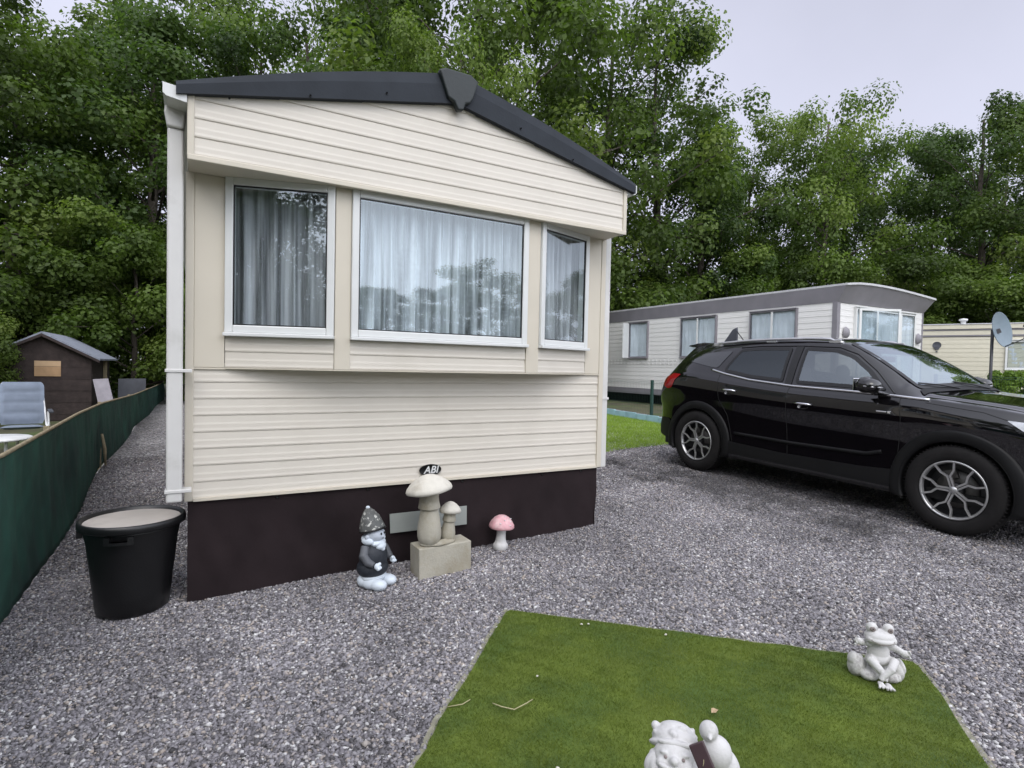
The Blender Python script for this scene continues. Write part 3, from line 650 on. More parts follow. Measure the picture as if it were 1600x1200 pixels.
WF, WR, WZ, WRAD = .86, 3.535, .365, .365
bm = bmesh.new(); full = MB()
vs = []
for sgn in (1, -1):
    for i, u in enumerate(US):
        for p in secs[i]: vs.append((sgn*p[0], u, p[1]))
fs = []
for s_ in (0, 1):
    b = s_*NU*NS
    for i in range(NU-1):
        for k in range(NS-1):
            f = (b+i*NS+k, b+(i+1)*NS+k, b+(i+1)*NS+k+1, b+i*NS+k+1); fs.append(f if s_ == 0 else f[::-1])
    fs.append(tuple(b+k for k in range(NS)) if s_ == 0 else tuple(b+k for k in range(NS))[::-1])
    fs.append(tuple(b+(NU-1)*NS+k for k in range(NS))[::-1] if s_ == 0 else tuple(b+(NU-1)*NS+k for k in range(NS)))
vs0 = [Vector(v) for v in vs]
bvh = BVHTree.FromPolygons(vs0, fs, all_triangles=False)
keep = []
for f in fs:
    c = sum((vs0[i] for i in f), Vector())/len(f)
    if len(f) == 4 and abs(c.x) > .55 and c.z < .8:
        if min((c.y-WF)**2, (c.y-WR)**2)+(c.z-WZ)**2 < .415**2: continue
    keep.append(f)
full.add(vs, keep, smooth=True)
bo = full.build('body', M['paint'], car)
bmm = bmesh.new(); bmm.from_mesh(bo.data); bmesh.ops.remove_doubles(bmm, verts=bmm.verts, dist=.0004); bmesh.ops.recalc_face_normals(bmm, faces=bmm.faces); bmm.to_mesh(bo.data); bmm.free()
def S(u, z, off=0., sgn=-1):
    h = bvh.ray_cast(Vector((sgn*2.0, u, z)), Vector((-sgn, 0, 0)))
    if h[0] is None: return Vector((sgn*.6, u, z))
    n_ = h[1] if h[1].x*sgn > 0 else -h[1]; return h[0]+n_*off
def T_(x, u, off=0.):
    h = bvh.ray_cast(Vector((x+1e-4, u, 3.0)), Vector((0, 0, -1)))
    if h[0] is None: return T_(x*.97, min(max(u, .02), UE-.03), off)
    n_ = h[1] if h[1].z > 0 else -h[1]; return h[0]+n_*off
def panel(name, poly, mt, parent, off=.004, sgn=-1, step=.05, thick=.0, top=False):
    bm = bmesh.new(); f = bm.faces.new([bm.verts.new((0, a, b)) if not top else bm.verts.new((a, b, 0)) for a, b in poly])
    us_ = [p[0] for p in poly]; zs_ = [p[1] for p in poly]
    ax = ((0, 1, 0), (0, 0, 1)) if not top else ((1, 0, 0), (0, 1, 0))
    for rngs, a_ in ((us_, 0), (zs_, 1)):
        q = min(rngs)+step
        while q < max(rngs):
            no = Vector(ax[a_]); bmesh.ops.bisect_plane(bm, geom=bm.verts[:]+bm.edges[:]+bm.faces[:], plane_co=no*q, plane_no=no); q += step
    for v in bm.verts: v.co = T_(v.co.x, v.co.y, off) if top else S(v.co.y, v.co.z, off, sgn)
    if thick: pass
    return bmobj(name, bm, mt, parent, smooth=True)
def rounded(poly, r=.03, n=4):
    out = []; N = len(poly)
    for i in range(N):
        p0, p1, p2 = [Vector((*poly[j % N], 0)) for j in (i-1, i, i+1)]
        a, b = (p0-p1), (p2-p1); ra = min(r, a.length*.45, b.length*.45); a = p1+a.normalized()*ra; b = p1+b.normalized()*ra
        for k in range(n+1): t_ = k/n; q = a*(1-t_)**2+p1*2*t_*(1-t_)+b*t_*t_; out.append((q.x, q.y))
    return out
def line(name, pts, r, mt, parent, off=.002, sgn=-1, n=8, sub=8, top=False):
    P = []
    for i in range(len(pts)-1):
        for k in range(sub): t_ = k/sub; P.append((pts[i][0]*(1-t_)+pts[i+1][0]*t_, pts[i][1]*(1-t_)+pts[i+1][1]*t_))
    P.append(pts[-1]); mb = MB(); mb.tube([(T_(a, b, off) if top else S(a, b, off, sgn)) for a, b in P], r, n); return mb.build(name, mt, parent)
WF_ = rounded([(1.43, 1.125), (1.62, 1.30), (1.82, 1.435), (2.00, 1.492), (2.34, 1.508), (2.31, 1.135)], .035)
WR_ = rounded([(2.45, 1.142), (2.49, 1.508), (2.90, 1.502), (3.13, 1.48), (3.22, 1.27), (3.21, 1.215), (2.85, 1.165)], .03)
WS_ = rounded([(-.70, 1.235), (-.585, 1.94), (.585, 1.94), (.70, 1.235)], .05)
def inset(poly, d):
    P = [Vector(p) for p in poly]; n_ = len(P); area = sum(P[i].x*P[(i+1) % n_].y-P[(i+1) % n_].x*P[i].y for i in range(n_)); sg_ = 1 if area > 0 else -1; out = []
    for i in range(n_):
        e = (P[(i+1) % n_]-P[i-1]); e = e/max(e.length, 1e-6); out.append((P[i].x-e.y*d*sg_, P[i].y+e.x*d*sg_))
    return out
# openings in the shell behind the front, rear and windscreen glass
bmm = bmesh.new(); bmm.from_mesh(bo.data); kill = []
fc = [f.calc_center_median() for f in bmm.faces]; cu_ = np.array([c.y for c in fc]); cz_ = np.array([c.z for c in fc]); cx_ = np.array([c.x for c in fc])
k1 = (inside(inset(WF_, .022), cu_, cz_) | inside(inset(WR_, .022), cu_, cz_)) & (np.abs(cx_) > .5); k2 = inside(inset(WS_, .03), cx_, cu_) & (cz_ > 1.1)
bmm.faces.ensure_lookup_table(); bmesh.ops.delete(bmm, geom=[bmm.faces[i] for i in np.nonzero(k1 | k2)[0]], context='FACES'); bmm.to_mesh(bo.data); bmm.free()
def band(name, poly, d, mt, parent, off, sgn=-1, top=False):
    a_, b_ = poly, inset(poly, d); n_ = len(a_); f_ = (lambda p: T_(p[0], p[1], off)) if top else (lambda p: S(p[0], p[1], off, sgn)); A2_, B2_ = [], []
    for i in range(n_):
        for k in range(4):
            t_ = k/4; j = (i+1) % n_; A2_.append(f_((a_[i][0]*(1-t_)+a_[j][0]*t_, a_[i][1]*(1-t_)+a_[j][1]*t_))); B2_.append(f_((b_[i][0]*(1-t_)+b_[j][0]*t_, b_[i][1]*(1-t_)+b_[j][1]*t_)))
    N_ = len(A2_); m_ = MB(); m_.add(A2_+B2_, [(i, (i+1) % N_, N_+(i+1) % N_, N_+i) for i in range(N_)], smooth=True); return m_.build(name, mt, parent)
M['cabin'] = mat('cabin_trim', (.02, .019, .019), .8, var=.2)
M['frontglass'] = glass_mat('clear_car_glass', .22, (.66, .76, .70)); M['rearglass'] = glass_mat('privacy_glass', .09, (.16, .15, .15)); M['screenglass'] = glass_mat('windscreen_glass', .5, (.6, .7, .68))
cb = MB(); cb.box(-.80, .80, 1.0, 3.9, .36, .44); cb.box(-.80, -.74, 1.2, 3.9, .44, 1.08); cb.box(.74, .80, 1.2, 3.9, .44, 1.08); cb.prism([(1.05, .44), (1.05, 1.09), (1.32, 1.105), (1.52, 1.06), (1.60, .92), (1.50, .60), (1.5, .44)], 0, -.735, .735); cb.build('dashboard', M['cabin'], car, bevel=.01)
for x_, u_, w_ in ((-.37, 2.18, .25), (.37, 2.18, .25), (-.36, 3.10, .33), (.36, 3.10, .33)):
    blob('seat', [((x_, u_, .66), (w_, .26, .09)), ((x_, u_+.26, .90), (w_*.95, .09, .30), (-.18, 0, 0)), ((x_, u_+.37, 1.245), (.125, .055, .095), (-.12, 0, 0)), ((x_, u_+.34, 1.14), (.05, .03, .08))], M['cabin'], car, .02, 3)
sw = MB(); sw.tube([Matrix.Translation((-.37, 1.68, 1.02)) @ Euler((-1.1, 0, 0)).to_matrix().to_4x4() @ Vector((.18*math.cos(a), .18*math.sin(a), 0)) for a in np.linspace(0, 2*PI, 25)], .014, 8); sw.build('steering_wheel', M['cabin'], car)
rm_ = MB(); rm_.box(-.12, .12, 1.86, 1.89, 1.38, 1.44); rm_.build('rear_view_mirror', M['cabin'], car, bevel=.01)
band('screen_border', WS_, .05, M['black_plastic'], car, .0065, top=True)
for sg in (-1, 1):
    band('window_seal', WF_, .032, M['black_plastic'], car, .0065, sg); band('window_seal', WR_, .032, M['black_plastic'], car, .0065, sg)
for sg in (-1, 1):
    # doors carry their windows, handles
    fd = panel('door_window', rounded([(1.43, 1.125), (1.62, 1.30), (1.82, 1.435), (2.00, 1.492), (2.34, 1.508), (2.31, 1.135)], .035), M['frontglass'], car, .005, sg)
    rd = panel('door_window', rounded([(2.45, 1.142), (2.49, 1.508), (2.90, 1.502), (3.13, 1.48), (3.22, 1.27), (3.21, 1.215), (2.85, 1.165)], .03), M['rearglass'], car, .005, sg)
    panel('quarter_window', rounded([(3.24, 1.46), (3.60, 1.43), (3.80, 1.32), (3.44, 1.265), (3.33, 1.255)], .03), M['carglass'], car, .005, sg)
    bp_ = panel('pillar_trim', [(2.345, 1.11), (2.37, 1.518), (2.455, 1.518), (2.418, 1.11)], M['black_plastic'], car, .0065, sg)
    line('belt_trim', [(1.08, 1.072), (1.4, 1.088), (1.72, 1.098), (2.34, 1.108), (2.85, 1.143), (3.20, 1.195), (3.40, 1.235)], .0125, M['chrome'], car, .004, sg)
    line('window_trim', [(1.36, 1.105), (1.58, 1.295), (1.80, 1.448), (1.99, 1.512), (2.4, 1.525), (2.9, 1.52), (3.15, 1.50)], .006, M['black_plastic'], car, .002, sg)
    # shut lines
    for pts in ([(1.30, .42), (1.27, .9), (1.30, 1.09)], [(2.33, .40), (2.36, .8), (2.35, 1.09)], [(3.02, .42), (3.10, .72), (3.22, .9), (3.25, 1.18)], [(1.30, .42), (2.33, .40), (3.02, .42)]):
        line('shut_line', pts, .0032, M['black'], car, .0, sg, 6, 12)
    for pts in ([(.42, .93), (.7, 1.01), (1.1, 1.05)],): line('shut_line', pts, .0028, M['black'], car, .0, sg, 6, 12)
    for u_, z_ in ((2.17, .935), (3.07, 1.005)):
        hb = MB(); hb.lathe([(0, -.012), (.05, -.008), (.058, .0)], 20, mat=Matrix.Translation(S(u_, z_-.01, .0, sg)) @ Matrix.Rotation(sg*PI/2, 4, 'Y') @ Matrix.Diagonal((.65, 1.1, .3, 1)))
        hh = hb.build('door_handle', M['black_plastic'], car)
        hd = MB(); hd.tube([S(u_-.10, z_+.004, .008, sg), S(u_-.06, z_+.012, .03, sg), S(u_+.03, z_+.014, .034, sg), S(u_+.10, z_+.012, .012, sg)], [.008, .011, .011, .008], 8); hd.build('grip', M['chrome'], hh)
        kk = MB(); kk.lathe([(0, -.008), (.013, -.007), (.016, 0)], 14, mat=Matrix.Translation(S(u_+.03, z_-.022, .012, sg)) @ Matrix.Rotation(sg*PI/2, 4, 'Y')); kk.build('lock', M['silver'], hh)
    # wheel-arch flares
    for uc in (WF, WR):
        rows = []; N = 40; a0, a1 = math.radians(-22), math.radians(202)
        for i in range(N+1):
            a = a0+(a1-a0)*i/N; c_, s_ = math.cos(a), math.sin(a); ring = []
            for rr, off in ((.385, -.05), (.388, .012), (.40, .02), (.47, .018), (.485, .004), (.486, -.02)):
                z = WZ+rr*s_; p = S(uc+rr*c_, max(z, .27), 0, sg); x = max(abs(p.x), .905 if rr < .45 else .89); ring.append(Vector((sg*(x+off), uc+rr*c_, max(z, .235))))
            rows.append(ring)
        m_ = len(rows[0]); mb = MB(); mb.add([v for r_ in rows for v in r_], [(i*m_+k, i*m_+k+1, (i+1)*m_+k+1, (i+1)*m_+k) for i in range(N) for k in range(m_-1)], smooth=True)
        mb.build('wheel_arch', M['cladding'], car)
        wl_ = MB(); n_ = 24; vs_ = [];
        for x_ in (.93, .60):
            for i in range(n_+1): a = PI*1.25*i/n_-PI*.125; vs_.append((sg*x_, uc+.40*math.cos(a), WZ+.40*math.sin(a)))
        b2 = n_+1; fs_ = [(i, i+1, b2+i+1, b2+i) for i in range(n_)]; fs_.append(tuple(range(b2, 2*b2))); wl_.add(vs_, fs_); wl_.build('arch_liner', M['black'], car)
    # sill and lower door cladding
    panel('sill_cladding', rounded([(1.31, .29), (1.27, .45), (1.6, .425), (2.4, .41), (3.05, .43), (3.11, .46), (3.08, .29)], .03), M['cladding'], car, .012, sg)
    line('door_moulding', [(1.42, .585), (1.55, .545), (2.3, .525), (3.0, .53)], .021, M['cladding'], car, -.008, sg)
    # lamps
    panel('tail_light', rounded([(3.84, 1.160), (3.98, 1.165), (4.18, 1.10), (4.20, 1.01), (4.08, .965), (4.0, .985), (3.93, 1.09)], .02), M['redlight'], car, .006, sg, .03)
    panel('headlight', rounded([(.55, .965), (.38, .955), (.18, .90), (.06, .83), (.08, .78), (.28, .83), (.42, .88)], .015), M['clearlight'], car, .006, sg, .03)
    panel('bumper_cladding', rounded([(3.98, .31), (3.97, .52), (4.06, .58), (4.24, .58), (4.29, .46), (4.26, .36)], .02), M['cladding'], car, .012, sg)
    panel('bumper_cladding', rounded([(.40, .27), (.36, .45), (.2, .5), (.05, .44), (.06, .30)], .02), M['cladding'], car, .012, sg)
    # mirror
    em = blob('door_mirror', [((sg*1.04, 1.51, 1.175), (.110, .080, .074)), ((sg*1.06, 1.465, 1.170), (.10, .085, .066)), ((sg*.955, 1.46, 1.11), (.08, .05, .022)), ((sg*.90, 1.445, 1.10), (.05, .06, .018))], M['paint'], car, .008, 4)
    mg = MB(); mg.box(sg*.965-.0, sg*1.12, 1.575, 1.585, 1.12, 1.232); mg.build('mirror_glass', M['chrome'], em, bevel=.006)
    mt_ = MB(); mt_.tube([(sg*.99, 1.40, 1.158), (sg*1.06, 1.378, 1.160), (sg*1.13, 1.41, 1.163), (sg*1.162, 1.47, 1.168)], .006, 6); mt_.build('mirror_strip', M['silver'], em)
    # roof rail
    rr_ = MB(); P = [T_(sg*.585, u_, .028 if .05 < (u_-2.0)/1.62 < .95 else .004) for u_ in np.linspace(2.0, 3.62, 26)]
    rr_.tube(P, .015, 8); rl = rr_.build('roof_rail', M['silver'], car)
    for u_ in (2.08, 2.8, 3.54): ft = MB(); q = T_(sg*.585, u_, .01); ft.box(q.x-.013, q.x+.013, u_-.06, u_+.06, q.z-.02, q.z+.018); ft.build('rail_foot', M['silver'], rl, bevel=.005)
# glazing that faces up: windscreen, rear window, panoramic roof
panel('windscreen', rounded([(-.70, 1.235), (-.585, 1.94), (.585, 1.94), (.70, 1.235)], .05), M['screenglass'], car, .005, top=True, step=.08)
panel('rear_window', rounded([(-.55, 4.02), (-.56, 4.17), (.56, 4.17), (.55, 4.02)], .03), M['carglass'], car, .005, top=True, step=.05)
panel('roof_glass', rounded([(-.50, 2.08), (-.50, 3.2), (.50, 3.2), (.50, 2.08)], .05), M['carglass'], car, .004, top=True, step=.1)
panel('cowl', rounded([(-.78, 1.17), (-.72, 1.232), (.72, 1.232), (.78, 1.17)], .02), M['cladding'], car, .006, top=True, step=.06)
for pts in ([(-.74, .18), (-.80, .6), (-.80, 1.12)], [(.74, .18), (.80, .6), (.80, 1.12)]): line('bonnet_line', pts, .003, M['black'], car, 0, top=True, sub=16)
for a, b in (((-.10, 1.20), (-.62, 1.30)), ((.52, 1.20), (-.02, 1.29))):
    wp = MB(); wp.tube([T_(a[0], a[1], .012), T_((a[0]+b[0])/2, (a[1]+b[1])/2, .022), T_(b[0], b[1], .014)], .007, 6); wp.build('wiper', M['black_plastic'], car)
sp = MB(); sp.prism([(3.80, 1.568), (3.92, 1.556), (4.06, 1.530), (4.07, 1.515), (3.95, 1.50), (3.82, 1.50)], 0, -.54, .54); sp.build('spoiler', M['paint'], car, bevel=.008)
fn = MB(); fn.prism([(3.98, 1.55), (3.92, 1.63), (3.82, 1.755), (3.755, 1.785), (3.745, 1.72), (3.745, 1.57)][::-1], 0, -.014, .014); fn.build('roof_fin', M['darkpanel'], car, bevel=.006)
an = MB(); an.tube([(-.1, 3.56, 1.60), (-.1, 3.68, 1.73)], [.007, .005], 6); an.build('aerial', M['black_plastic'], car)
gr_ = MB(); gr_.box(-.5, .5, -.012, .03, .48, .66); gr_.box(-.42, .42, -.016, .02, .30, .42); gr_.build('grille', M['cladding'], car, bevel=.01)
bg_ = MB(); q = S(1.40, .94, .003, -1)
bg_.box(q.x-.004, q.x+.006, 1.345, 1.375, .930, .955); bg_.box(q.x-.004, q.x+.006, 1.38, 1.47, .937, .951); bg_.build('badge', M['chrome'], car, bevel=.004)
ub = MB(); ub.box(-.86, .86, .45, 4.1, .26, .34); ub.build('underbody', M['black'], car)
def wheel(u_, sg):
    Mw = Matrix.Translation((sg*.925, u_, WZ)) @ Matrix.Rotation(sg*PI/2, 4, 'Y')       # local z = outwards
    t = MB(); t.lathe([(.232, -.20), (.25, -.215), (.30, -.225), (.34, -.215), (.360, -.19), (.365, -.15), (.3655, -.115), (.365, -.07), (.360, -.03), (.345, -.008), (.31, .004), (.27, .002), (.245, -.006), (.236, -.02)], 64, mat=Mw)
    for rr in (.366,): 
        for k in range(72):
            a = 2*PI*k/72
            t.box(-.0025, .0025, .352, .3668, -.045, -.014, mat=Mw @ Matrix.Rotation(a, 4, 'Z'))
    w = root('wheel', None, None); w.parent = car
    t.build('tyre', M['tyre'], w)
    r = MB(); r.lathe([(.238, -.012), (.238, -.002), (.228, .0), (.222, -.008), (.215, -.03)], 64, mat=Mw)
    for k in range(5):
        a = 2*PI*k/5+PI/2
        def P(rad, ang, z): return Mw @ Vector((rad*math.cos(a+ang), rad*math.sin(a+ang), z))
        for s_ in (-1, 1):
            zz = Mw.to_3x3() @ Vector((0, 0, 1))
            r.beam(P(.02, s_*.55, -.026), P(.118, s_*.085, -.022), .014, .018, upv=zz)
            r.beam(P(.114, s_*.085, -.022), P(.160, s_*.30, -.018), .014, .017, upv=zz)
            r.beam(P(.157, s_*.30, -.018), P(.226, s_*.315, -.010), .014, .016, upv=zz)
    r.lathe([(0, -.012), (.028, -.014), (.032, -.03)], 24, mat=Mw)
    r.build('rim', M['rim'], w)
    d = MB(); d.lathe([(.216, -.03), (.21, -.08), (.205, -.2)], 48, mat=Mw); d.lathe([(0, -.105), (.21, -.11)], 40, mat=Mw)
    d.lathe([(.0, -.03), (.055, -.034), (.06, -.1)], 24, mat=Mw)
    for k in range(5):
        a = 2*PI*k/5+PI/2+PI/5; d.lathe([(0, -.026), (.009, -.027), (.010, -.04)], 8, mat=Mw @ Matrix.Translation((.042*math.cos(a), .042*math.sin(a), 0)))
    d.build('rim_barrel', M['rimdark'], w)
    b = MB(); b.lathe([(.06, -.085), (.148, -.085), (.15, -.10)], 40, mat=Mw); b.box(-.05, .05, .09, .16, -.10, -.06, mat=Mw @ Matrix.Rotation(-1.2, 4, 'Z')); b.build('brake', M['brake'], w)
for u_ in (WF, WR):
    for sg in (-1, 1): wheel(u_, sg)
car.location = (6.235, 1.34, .012+.028*0); car.rotation_euler = (math.atan(.0275), math.atan(-.010), 0)
car.location.z = float(g(5.6, 2.2))-.0275*.86+.006

# ------------------------------------------------------------------ tub under the downpipe
tb = root('tub', 'round black plastic tub with a pale sunken lid standing under the white downpipe', 'tub')
HT = .535
b = MB(); b.lathe([(0, .0), (.165, .0), (.180, .012), (.192, .12), (.222, .40), (.236, .475), (.238, .49), (.230, .49), (.214, .40), (.186, .12), (.17, .03)], 56)
b.build('barrel', M['black_plastic'], tb)
b = MB(); b.lathe([(.236, .492), (.260, .490), (.264, .496), (.264, .516), (.260, .530), (.253, .534), (.246, .530), (.238, .514)], 64); rimo = b.build('rim', M['black_plastic'], tb)
M['lid'] = mat('pale_lid', (.46, .42, .38), .35, var=.12, vscale=4, col2=(.3, .26, .24), c2scale=3, c2lo=.5, c2hi=.75)
b = MB(); b.lathe([(.237, .514), (.22, .516), (.1, .520), (0, .521)], 56); b.build('lid', M['lid'], tb)
for a0 in (-1.75, 1.4, -.2+PI):
    b = MB()
    for i in range(8):
        a = a0+(i-3.5)*.055; b.box(-.014, .014, .236, .262, .435, .452, mat=Matrix.Rotation(a-PI/2, 4, 'Z'))
    b.box(-.014, .014, .234, .262, .435, .478, mat=Matrix.Rotation(a0-3.9*.055-PI/2, 4, 'Z')); b.box(-.014, .014, .234, .262, .435, .478, mat=Matrix.Rotation(a0+3.9*.055-PI/2, 4, 'Z'))
    b.build('handle', M['black_plastic'], tb)
tb.location = (-.312, 3.87, float(g(-.3, 3.87))+.004)

# ------------------------------------------------------------------ garden ornaments
ORN = 'ornaments along the skirting'
gn = root('garden_gnome', 'grey and white garden gnome with a tall speckled hat left of the stone mushrooms', 'gnome', ORN)
# faces local -y ; feet forward
blob('body', [((0, 0, .20), (.092, .082, .115)), ((0, .005, .13), (.103, .092, .07)), ((0, 0, .27), (.07, .062, .05))], M['gnomecoat'], gn, .005, 8)
for s_ in (-1, 1):
    blob('sleeve', [], M['gnomesleeve'], gn, .004, 5, tubes=[([(s_*.068, .01, .285), (s_*.103, -.005, .235), (s_*.098, -.035, .195), (s_*.085, -.068, .180)], [.026, .028, .026, .019])])
    hnd = blob('hand', [((s_*.078, -.085, .172), (.019, .017, .022)), ((s_*.064, -.093, .187), (.009, .009, .012), (0, .5*s_, 0))] + [((s_*(.088-.008*k), -.098, .160+.001*k), (.006, .011, .011)) for k in range(4)], M['gnomewhite'], gn, .0028, 2)
    blob('boot', [((s_*.05, -.075, .040), (.043, .055, .038)), ((s_*.048, -.02, .042), (.043, .07, .042)), ((s_*.046, .03, .05), (.042, .045, .045))], M['gnomewhite'], gn, .004, 5)
blob('trousers', [((0, .0, .075), (.085, .078, .04))], M['gnomewhite'], gn, .005, 3)
fc = blob('face', [((0, -.008, .350), (.064, .062, .058)), ((0, -.070, .345), (.010, .010, .009)), ((-.066, .0, .345), (.012, .014, .018)), ((.066, .0, .345), (.012, .014, .018))], M['gnomeface'], gn, .0035, 4)
for s_ in (-1, 1):
    e = MB(); e.lathe([(.0, .002), (.0055, .001), (.0062, -.002)], 12, mat=Matrix.Translation((s_*.015, -.0675, .366)) @ Matrix.Rotation(PI/2-.2, 4, 'X') @ Matrix.Diagonal((1, 1.4, 1, 1))); e.build('eye', M['black'], fc)
blob('beard', [((0, -.034, .300), (.060, .036, .026)), ((0, -.052, .280), (.042, .028, .026)), ((0, -.068, .262), (.016, .014, .014)), ((-.060, .0, .318), (.020, .042, .026)), ((.060, .0, .318), (.020, .042, .026)), ((0, .03, .325), (.062, .042, .035))], M['gnomewhite'], gn, .0035, 4)
ht = MB(); ht.lathe([(.074, .0), (.079, .004), (.077, .012), (.071, .04), (.057, .085), (.035, .124), (.018, .143), (0, .148)], 32, mat=Matrix.Translation((0, .008, .378)) @ Matrix.Rotation(-.26, 4, 'X'), wob=lambda t, z: 1+.02*math.sin(5*t+z*60))
hto = ht.build('hat', M['gnomehat'], gn)
ht = MB(); ht.lathe([(.0745, .0), (.0795, -.004), (.081, .002), (.079, .009), (.073, .010)], 32, mat=Matrix.Translation((0, .008, .378)) @ Matrix.Rotation(-.26, 4, 'X')); ht.build('hat_band', M['black_plastic'], hto)
blob('bobble', [((0, .046, .522), (.013, .013, .012))], M['gnomewhite'], hto, .003, 2)
gn.location = (.985, 3.50, float(g(.985, 3.48))-.002); gn.rotation_euler = (0, 0, math.radians(38)); gn.scale = (1.04, 1.04, .95)

bk_ = MB(); bk_.box(-.187, .187, -.085, .085, -.03, .20)
blk = bk_.build('concrete_block', M['concrete'], None, bevel=.006); tag(blk, 'grey concrete block carrying the twin stone mushrooms', 'block', ORN)
blk.location = (1.452, 3.515, float(g(1.45, 3.5))); blk.rotation_euler = (.0, -.02, .02)
zb_ = float(g(1.45, 3.5))+.2
ms = root('stone_mushroom', 'cast stone ornament of one tall and one small mushroom on a concrete block', 'mushroom ornament', ORN)
def mush(h, rs, rc, hc, lean, cx, tilt, flat=.0, mt='concrete'):
    prof = [(0, 0), (rs*.72, .0), (rs*.98, h*.06), (rs*1.10, h*.16), (rs*1.08, h*.30), (rs*.93, h*.48), (rs*.82, h*.62), (rs*.80, h*.66), (rs*1.0, h*.665), (rs*1.02, h*.68), (rs*.93, h*.76), (rs*.86, h*.86), (rs*.9, h*.95), (rs*.8, h*1.0)]
    b = MB(); b.lathe(prof, 36, (cx, 0, 0), mat=Matrix.Rotation(lean, 4, 'Y'), wob=lambda t, z: 1+.025*math.sin(3*t+1)+.018*math.sin(9*t+z*30))
    st = b.build('stem', M['concrete'], ms)
    c = MB(); c.lathe([(rs*.6, .0), (rc*.55, -.006), (rc*.86, -.010), (rc*.97, -.004), (rc, .010), (rc*.95, hc*.26), (rc*.78, hc*.52), (rc*.53, hc*.76), (rc*.28, hc*.92), (.0, hc)], 44, (cx+h*math.sin(lean), 0, h*math.cos(lean)-.006), mat=Matrix.Rotation(tilt, 4, 'Y') @ Matrix.Rotation(-.08, 4, 'X'), wob=lambda t, z: 1+.03*math.sin(2*t+.6)+.014*math.sin(7*t))
    c.build('cap', M[mt], ms)
mush(.365, .072, .155, .110, -.02, -.060, -.12, mt='capstone'); mush(.205, .045, .074, .070, .09, .074, .10, mt='capstone')
bs = MB(); bs.lathe([(0, -.0), (.1, 0), (.105, .008), (.09, .022), (.05, .03)], 30, (.0, 0, 0), mat=Matrix.Diagonal((1.25, .75, 1, 1))); bs.build('foot', M['concrete'], ms)
ms.location = (1.418, 3.50, zb_+.001); ms.rotation_euler = (0, 0, .1)

pm = root('toadstool', 'small stone toadstool with a pink cap and white stem right of the concrete block', 'toadstool', ORN)
b = MB(); b.lathe([(0, 0), (.048, .0), (.055, .012), (.056, .035), (.052, .048), (.046, .052), (.038, .075), (.034, .12), (.036, .165), (.04, .18)], 28, wob=lambda t, z: 1+.03*math.sin(7*t+z*40)); b.build('stem', M['whitestone'], pm)
b = MB(); b.lathe([(.03, .172), (.07, .168), (.090, .166), (.096, .172), (.094, .190), (.080, .215), (.055, .243), (.03, .257), (0, .262)], 32, wob=lambda t, z: 1+.02*math.sin(4*t)); cp = b.build('cap', M['pinkcap'], pm)
sp_ = MB()
for a, r_, z in ((-1.2, .075, .222), (-1.9, .06, .236), (-.5, .066, .232), (-1.5, .088, .2), (-2.4, .08, .215), (-1.45, .03, .256)):
    sp_.lathe([(0, .004), (.006, .003), (.008, 0)], 10, mat=Matrix.Translation((r_*math.cos(a), r_*math.sin(a), z)))
sp_.build('cap_spot', M['whitestone'], cp)
pm.location = (1.995, 3.68, float(g(2.0, 3.66))-.004); pm.rotation_euler = (.02, .03, .2)

# frog on a rock: local -y is its front
fr = root('frog_statue', 'white frog statue with bulging eyes sitting on a rock at the turf corner', 'frog statue')
M['frogwhite'] = M['whitestone']
rr_ = random.Random(12); rk_ = 1
rk = [((-.105, .02, .045), (.045, .055, .060), (0, .35, 0)), ((.105, .02, .040), (.040, .05, .055), (0, -.3, 0)), ((0, .03, .035), (.09, .06, .050)), ((-.055, -.02, .022), (.05, .045, .03)), ((.06, -.015, .020), (.05, .045, .028)), ((-.128, .02, .08), (.022, .035, .035), (0, .5, 0)), ((.132, .02, .065), (.018, .035, .04), (0, -.4, 0))]
rk += [((rr_.uniform(-.12, .12), rr_.uniform(-.04, .02), rr_.uniform(.01, .06)), (rr_.uniform(.012, .026), .014, rr_.uniform(.010, .022)), (0, rr_.uniform(-1, 1), rr_.uniform(-1, 1))) for _ in range(22)]
rko = blob('rock', rk, M['rock_white'], fr, .0035, 1); rko.scale.x = .88
body = blob('body', [((0, 0, .135), (.052, .045, .058)), ((0, -.004, .105), (.057, .05, .038)), ((0, .0, .18), (.035, .032, .03)),
      ((0, -.012, .222), (.072, .052, .036)), ((0, -.03, .210), (.066, .042, .022)), ((-.038, -.01, .262), (.027, .025, .029)), ((.038, -.01, .262), (.027, .025, .029)), ((-.045, -.03, .212), (.028, .025, .02)), ((.045, -.03, .212), (.028, .025, .02))],
     M['frogwhite'], fr, .0032, 3, tubes=[
      ([(-.03, .0, .178), (-.066, .004, .178), (-.092, -.018, .186)], [.020, .018, .016]),
      ([(.03, .0, .178), (.075, -.006, .165), (.108, -.02, .152)], [.020, .018, .015]),
      ([(-.04, -.005, .10), (-.050, -.045, .108), (-.02, -.078, .078), (.006, -.088, .045), (.0, -.095, .030)], [.024, .023, .019, .014, .012]),
      ([(.04, -.005, .10), (.058, -.05, .112), (.028, -.090, .088), (-.012, -.098, .052), (-.022, -.104, .036)], [.024, .023, .019, .014, .012])])
for s_, hx, hy, hz in ((-1, -.098, -.024, .190), (1, .113, -.022, .149)):
    blob('hand', [((hx, hy, hz), (.019, .014, .018))], M['frogwhite'], fr, .002, 1, tubes=[([(hx+s_*.004, hy, hz), (hx+s_*(.014+.004*(k % 2)), hy-.004, hz+(.014-.0095*k)), (hx+s_*(.020+.005*(k % 2)), hy-.010, hz+(.018-.012*k))], [.0062, .0058, .0064]) for k in range(4)])
